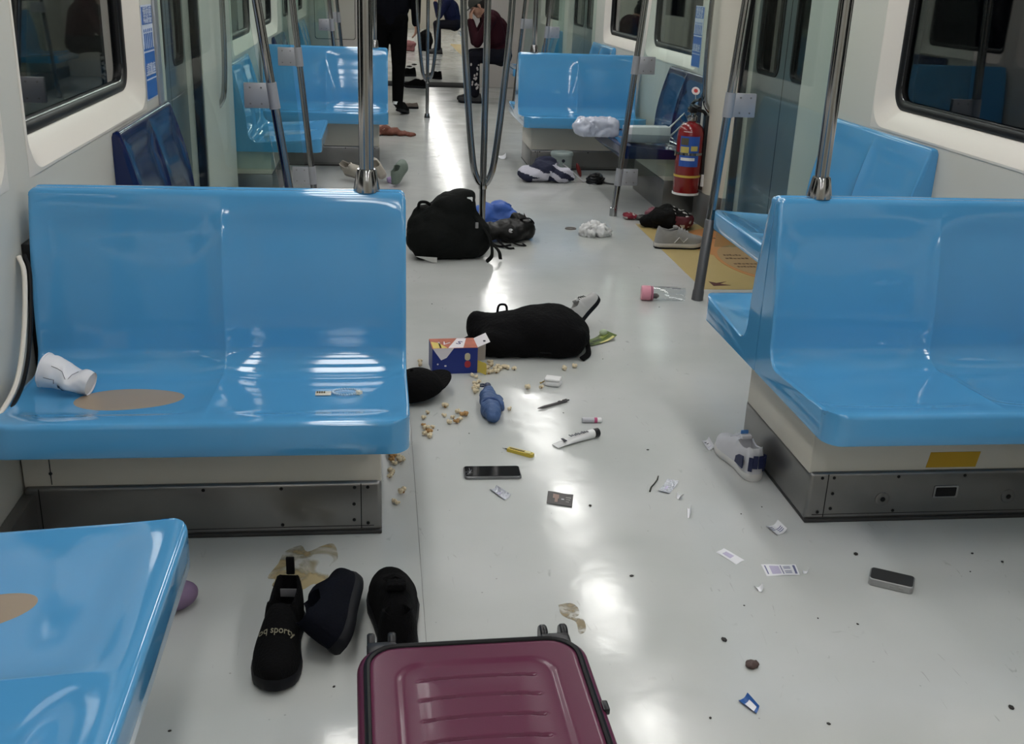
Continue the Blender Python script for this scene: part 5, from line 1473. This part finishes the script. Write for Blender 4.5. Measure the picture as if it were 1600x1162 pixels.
# reddish brown garment by the distant left seat
mb = MB()
for (x, y, z, rx, rz_) in ((-.12, 0, .05, .09, .05), (-.02, 0, .045, .09, .045), (.08, .01, .03, .09, .03), (.17, .01, .015, .07, .015), (.24, .0, .008, .05, .008)): mb.ball((x, y, z), (rx, .08, rz_))
o = fuse('garment', mb, .009, [mat('rust cloth', (0.17, 0.055, 0.035), .7), mat('rust print', (0.40, 0.22, 0.16), .7)], disp=.018, disp_scale=14, floor=0, ridged=True, regions=lambda c: 1 if (noise.noise(c * 26) > .25 and c.x < .02) else 0, smooth_it=2)
tag(place(o, (0.03, 9.65, 0)), 'rust brown garment on the floor below the distant left seat', 'garment')
# mauve bag showing beyond the bottom left seat edge
mb = MB(); mb.ball((0, 0, .035), (.05, .035, .033), 3); mb.ball((-.06, 0, .035), (.05, .04, .033), 3)
o = fuse('pouch', mb, .006, mat('mauve cloth', (0.22, 0.15, 0.25), .6), floor=0, smooth_it=3)
tag(place(o, (-0.455, 2.10, 0), (0, 0, .6)), 'mauve pouch tip showing behind the bottom left seat edge', 'pouch')

# bags on the dark blue right seat
DX0, DY0 = XR - .53, MID2 - 1.84
dseat = lambda x, y: surf_z(BME, (DY0 + .90) - y, x - DX0)
z = max(dseat(x, y) for x in (1.56, 1.66, 1.76) for y in (6.60, 6.75, 6.95)) - .002
t = thing('paper_bag', 'white paper carrier bag with cord handles on the dark blue seat', 'bag', (1.70, 6.74, z), (0, 0, D(-6)))
M_pbag = mat('white bag paper', (0.78, 0.78, 0.82), .4)
mb = MB().box(-.14, .14, -.10, .10, .0, .088, .003)
for i, v in enumerate(mb.v):
    x, y, zz = v
    mb.v[i] = (x, y + .006 * math.sin(x * 30), zz + .006 * math.sin(x * 22 + y * 15) * (zz > .03) + (.03 * (x + .15) if zz > .03 else 0))
mb.build('bag_body', M_pbag, t, angle=30)
MB().box(-.135, .137, -.109, -.105, .004, .052, .001).build('grey_side', mat('grey bag paper', (0.30, 0.33, 0.38), .5), t)  # grey sheet over the lower front of the white bag
for zo, yo in ((.08, -.03), (.03, -.075)):
    MB().tube(bez([(.135, yo, zo), (.20, yo - .02, zo + .08), (.245, yo + .02, zo + .115), (.235, yo + .06, zo + .085), (.14, yo + .05, zo)], 26), .0045, n=8).build('cord_handle', M_white, t)
mb = MB(); mb.box(-.125, .115, -.09, .09, .004, .105, .02); mb.ball((-.10, -.03, .055), (.07, .08, .05), 3)
o = fuse('plastic_bag', mb, .007, mat('milky plastic', (0.62, 0.66, 0.78), .25, trans=.25), disp=.017, disp_scale=21, ridged=True, smooth_it=1, floor=0.0, seed=6)
z2 = max(dseat(x, 6.62) for x in (1.48, 1.5, 1.53))
tag(place(o, (1.40, 6.82, z2 + .002), (0, 0, D(4))), 'milky white plastic bag hanging over the edge of the dark blue seat', 'plastic bag')

# ================================================================== PEOPLE
class Body:
    def __init__(s): s.c = []
    def cap(s, a, b, ra, rb, reg): s.c.append((Vector(a), Vector(b), ra, rb, reg))
    def ball(s, a, r, reg): s.c.append((Vector(a), Vector(a) + Vector((0, 0, .001)), r, r, reg))
    def hand(s, wrist, d, n, side, curl=25, reg=2):
        wrist, d, n = Vector(wrist), Vector(d).normalized(), Vector(n)
        n = (n - d * n.dot(d)).normalized()
        lat = d.cross(n) * side
        for k, (off, ln) in enumerate(((.030, .062), (.010, .070), (-.011, .066), (-.031, .052))):
            kn = wrist + d * .085 + lat * off
            s.cap(wrist + d * .005 + lat * off * .45, kn, .013, .0105, reg)
            a = math.radians(curl); d1 = d * math.cos(a) + n * math.sin(a)
            mid_ = kn + d1 * ln * .55
            a2 = math.radians(curl * 2.1); d2 = d * math.cos(a2) + n * math.sin(a2)
            s.cap(kn, mid_, .0100, .0088, reg); s.cap(mid_, mid_ + d2 * ln * .5, .0088, .0075, reg)
        tb = wrist + d * .028 + lat * .030
        t1 = tb + d * .030 + lat * .026 + n * .010
        s.cap(wrist + d * .01 + lat * .012, tb, .013, .012, reg); s.cap(tb, t1, .0115, .010, reg); s.cap(t1, t1 + d * .030 + n * .008 + lat * .006, .010, .0085, reg)
    def head(s, c, f, u, skin=2, hair=3):
        c, f, u = Vector(c), Vector(f).normalized(), Vector(u)
        u = (u - f * u.dot(f)).normalized(); l = f.cross(u)
        s.cap(c - f * .035 + u * .035, c + f * .005 + u * .045, .083, .080, hair)
        s.cap(c - f * .05 - u * .02, c - f * .045 + u * .03, .066, .075, hair)
        s.cap(c + f * .030 + u * .025, c + f * .035 - u * .025, .066, .062, skin)
        s.cap(c + f * .045 - u * .055, c + f * .060 - u * .080, .046, .034, skin)
        s.cap(c + f * .092 + u * .012, c + f * .108 - u * .018, .009, .014, skin)
        s.cap(c + f * .088 - u * .052 + l * .018, c + f * .088 - u * .052 - l * .018, .010, .010, skin)
        for q in (-1, 1): s.cap(c + l * q * .078 + u * .012, c + l * q * .080 - u * .022, .015, .011, skin)
    def build(s, name, mats, parent, voxel=.007):
        mb = MB()
        for (a, b, ra, rb, r) in s.c: mb.capsule(a, b, ra, rb, 12)
        A = np.array([c[0] for c in s.c]); B = np.array([c[1] for c in s.c]); RA = np.array([c[2] for c in s.c]); RB = np.array([c[3] for c in s.c]); RG = [c[4] for c in s.c]
        AB = B - A; LL = (AB ** 2).sum(1)
        def region(p):
            q = np.array(p)
            t = np.clip(((q - A) * AB).sum(1) / LL, 0, 1)
            d = np.linalg.norm(q - (A + AB * t[:, None]), axis=1) - (RA + (RB - RA) * t)
            return RG[int(d.argmin())]
        return fuse(name, mb, voxel, mats, parent, smooth_it=3, regions=region)
def eyes(parent, c, f, u):
    c, f, u = Vector(c), Vector(f).normalized(), Vector(u); u = (u - f * u.dot(f)).normalized(); l = f.cross(u)
    for q in (-1, 1):
        e = MB().ball(c + f * .088 + u * .012 + l * q * .032, .010, 2).build('eye', M_white, parent)
        MB().ball(c + f * .095 + u * .012 + l * q * .032, .0052, 2).build('iris', M_ink, e)

# person in black walking away
pb = thing('person', 'person in black jacket and trousers walking away down the aisle', 'person', (0.112, 11.22, 0))
b = Body()
b.cap((0, 0, .95), (0, 0, 1.02), .145, .15, 0); b.cap((-.05, 0, .93), (.05, 0, .93), .135, .135, 1)
b.cap((0, 0, 1.0), (0, .01, 1.30), .155, .165, 0); b.cap((-.13, .0, 1.38), (.13, .0, 1.38), .095, .095, 0); b.cap((-.06, 0, 1.05), (-.07, 0, 1.36), .14, .13, 0); b.cap((.06, 0, 1.05), (.07, 0, 1.36), .14, .13, 0)
b.cap((0, -.01, 1.42), (0, .01, 1.54), .058, .054, 2)
b.head((0, .02, 1.64), (0, 1, -.1), (0, 0, 1))
for (hip, kn, an) in (((.085, 0, .88), (.088, .03, .49), (.075, -.05, .13)), ((-.085, 0, .88), (-.10, .12, .50), (-.125, .14, .10))):
    b.cap(hip, kn, .098, .074, 1); b.cap(kn, an, .072, .056, 1)
b.cap((.19, 0, 1.38), (.255, -.01, 1.12), .068, .058, 0); b.cap((.255, -.01, 1.12), (.262, .03, .90), .056, .044, 0)
b.hand((.262, .032, .895), (0, .06, -1), (-.9, .2, 0), 1, 22)
b.cap((-.19, 0, 1.38), (-.255, .0, 1.12), .068, .058, 0); b.cap((-.255, .0, 1.12), (-.25, .10, .92), .056, .044, 0)
b.hand((-.25, .103, .915), (0, .3, -1), (.9, .2, 0), -1, 22)
b.build('body', [mat('black jacket', (0.003, 0.0035, 0.006), .9, spec=.12), mat('black trousers', (0.0022, 0.0022, 0.0026), .9, spec=.1), M_skin, M_hair], pb)
eyes(pb, (0, .02, 1.64), (0, 1, -.1), (0, 0, 1))
def foot(parent, loc, rot, m=M_bup):
    s = shoe('shoe', None, .27, m, M_bsole, loc, rot)[0]
    for kk in ('label', 'category', 'group'):
        if kk in s: del s[kk]
    s.parent = parent
    return s
foot(pb, (.078, -.145, .045), (D(-12), 0, D(-22)))
foot(pb, (-.125, .07, 0), (0, 0, D(3)))
MB().lathe([(.052, 0), (.05, .03)], 16, TR(.075, -.06, .105), caps=False).build('sock', M_white, pb)

def seated(loc, label, mats, rz=0, cap_m=None, head_down=True):
    """figure sitting on a wall seat facing -x, leaning forward, a hand to the face"""
    p = thing('person', label, 'person', loc, (0, 0, rz))
    b = Body()
    b.cap((.17, -.05, .53), (.17, .05, .53), .125, .125, 1)
    b.cap((.15, 0, .58), (.09, 0, .80), .145, .16, 0); b.cap((.10, -.06, .72), (.04, -.08, .90), .13, .12, 0); b.cap((.10, .06, .72), (.04, .08, .90), .13, .12, 0)
    b.cap((.02, -.14, .93), (.02, .14, .93), .085, .085, 0)
    hc, hf = ((-.10, 0, 1.05), (-1, 0, -.75)) if head_down else ((-.06, 0, 1.13), (-1, 0, -.2))
    b.cap((.0, 0, .97), (-.06, 0, 1.03), .056, .054, 2)
    b.head(hc, hf, (0, 0, 1))
    for s in (-1, 1):
        b.cap((.15, s * .095, .52), (-.15, s * .13, .515), .095, .070, 1); b.cap((-.15, s * .13, .515), (-.13, s * .14, .11), .068, .052, 1)
    for s in (-1, 1):
        el = (-.12, s * .17, .66); wr = (-.185, s * .06, .88)
        b.cap((.02, s * .19, .91), el, .064, .052, 0); b.cap(el, wr, .050, .040, 0)
        b.hand(wr, (-.05, -s * .15, 1), (.9, -s * .3, 0.2), -s, 18)
    b.build('body', mats, p)
    eyes(p, hc, hf, (0, 0, 1))
    for s in (-1, 1): foot(p, (-.05, s * .14, 0), (0, 0, D(90 + s * 8)), mat('dark grey shoe', (0.03, 0.03, 0.032), .7))
    if cap_m:
        c, f, u = Vector(hc), Vector(hf).normalized(), Vector((0, 0, 1)); u = (u - f * u.dot(f)).normalized(); l = f.cross(u)
        Mx = Matrix((l, f, u)).transposed().to_4x4(); Mx.translation = c
        cp = MB()
        cp.loops([[(.098 * math.cos(ph) * math.cos(a), -.015 + .118 * math.cos(ph) * math.sin(a), .035 + .105 * math.sin(ph)) for a in [2 * math.pi * i / 24 for i in range(24)]] for ph in [math.radians(q) for q in (0, 20, 40, 60, 75, 88)]], cap1=True)
        brim = [(.085 * math.cos(math.radians(a)), .07 + .09 * math.sin(math.radians(a)), .035) for a in range(0, 181, 15)]
        cp.loops([[(x, y, z_ + .004) for x, y, z_ in brim], [(x, y, z_) for x, y, z_ in brim]], cap0=True, cap1=True)
        cp.v = [tuple(Mx @ Vector(v)) for v in cp.v]
        cp.build('cap', cap_m, p)
    return p
M_tr = mat('dark printed trousers', (0.006, 0.006, 0.011), .85, spec=.2)
pm_ = seated((1.215, 12.50, 0), 'person in maroon jacket bent forward on the seat, hand to face', [mat('maroon jacket', (0.024, 0.003, 0.007), .85, spec=.2), M_tr, M_skin, M_hair], cap_m=mat('olive grey cap', (0.035, 0.036, 0.030), .8))
for i in range(16):
    rnd = random.Random(i)
    zz = .14 + .30 * rnd.random(); an = -math.pi / 2 + rnd.uniform(-.7, .7); r = .056 + (zz - .11) * .04 + .0005
    MB().ball((-.133 - .03 * (zz - .11) + r * math.cos(an), -.137 + r * math.sin(an), zz), (.012, .006, .010 + .012 * rnd.random()), 1).build('trouser_print', mat('pale trouser print', (0.42, 0.38, 0.38), .8), pm_)
pn = seated((1.215, 20.45, 0), 'person in navy top sitting far away in the next car', [mat('navy top', (0.006, 0.009, 0.038), .85, spec=.2), M_tr, M_skin, M_hair], head_down=False)
# items beside the far person
mb = MB().ball((0, 0, .1), (.12, .10, .1), 2); mb.box(-.1, .1, -.08, .08, 0, .1, .02)
o = fuse('tote_bag', mb, .015, mat('dull rose cloth', (0.25, 0.10, 0.10), .7), disp=.02, disp_scale=10, floor=0)
tag(place(o, (0.58, 20.9, 0)), 'dull rose bag far off, beside the hand of the person in black', 'bag')
mb = MB().ball((0, 0, .2), (.14, .12, .2), 2); mb.box(-.12, .12, -.1, .1, 0, .2, .03)
o = fuse('dark_legs', mb, .018, M_black, disp=.02, disp_scale=8, floor=0)  # added black form standing in for the far figure's legs
tag(place(o, (0.88, 21.0, 0)), 'black upright form standing in for the legs of the person in navy', 'bag')
for (x, y, lb) in ((0.47, 17.2, 'left of two tiny dark scraps on the floor of the next car'), (0.56, 17.6, 'right of two tiny dark scraps on the floor of the next car')):
    mb = MB().ball((0, 0, .012), (.05, .06, .012), 1)
    tag(place(mb.build('floor_scrap', M_black), (x, y, 0)), lb, 'scrap')
t = MB().box(1.50, 1.99, 18.2, 23.5, 0.0, .0012).build('floor_sticker', M_mat)
tag(t, 'yellow floor sticker in the next car beyond the gangway', 'floor sticker')
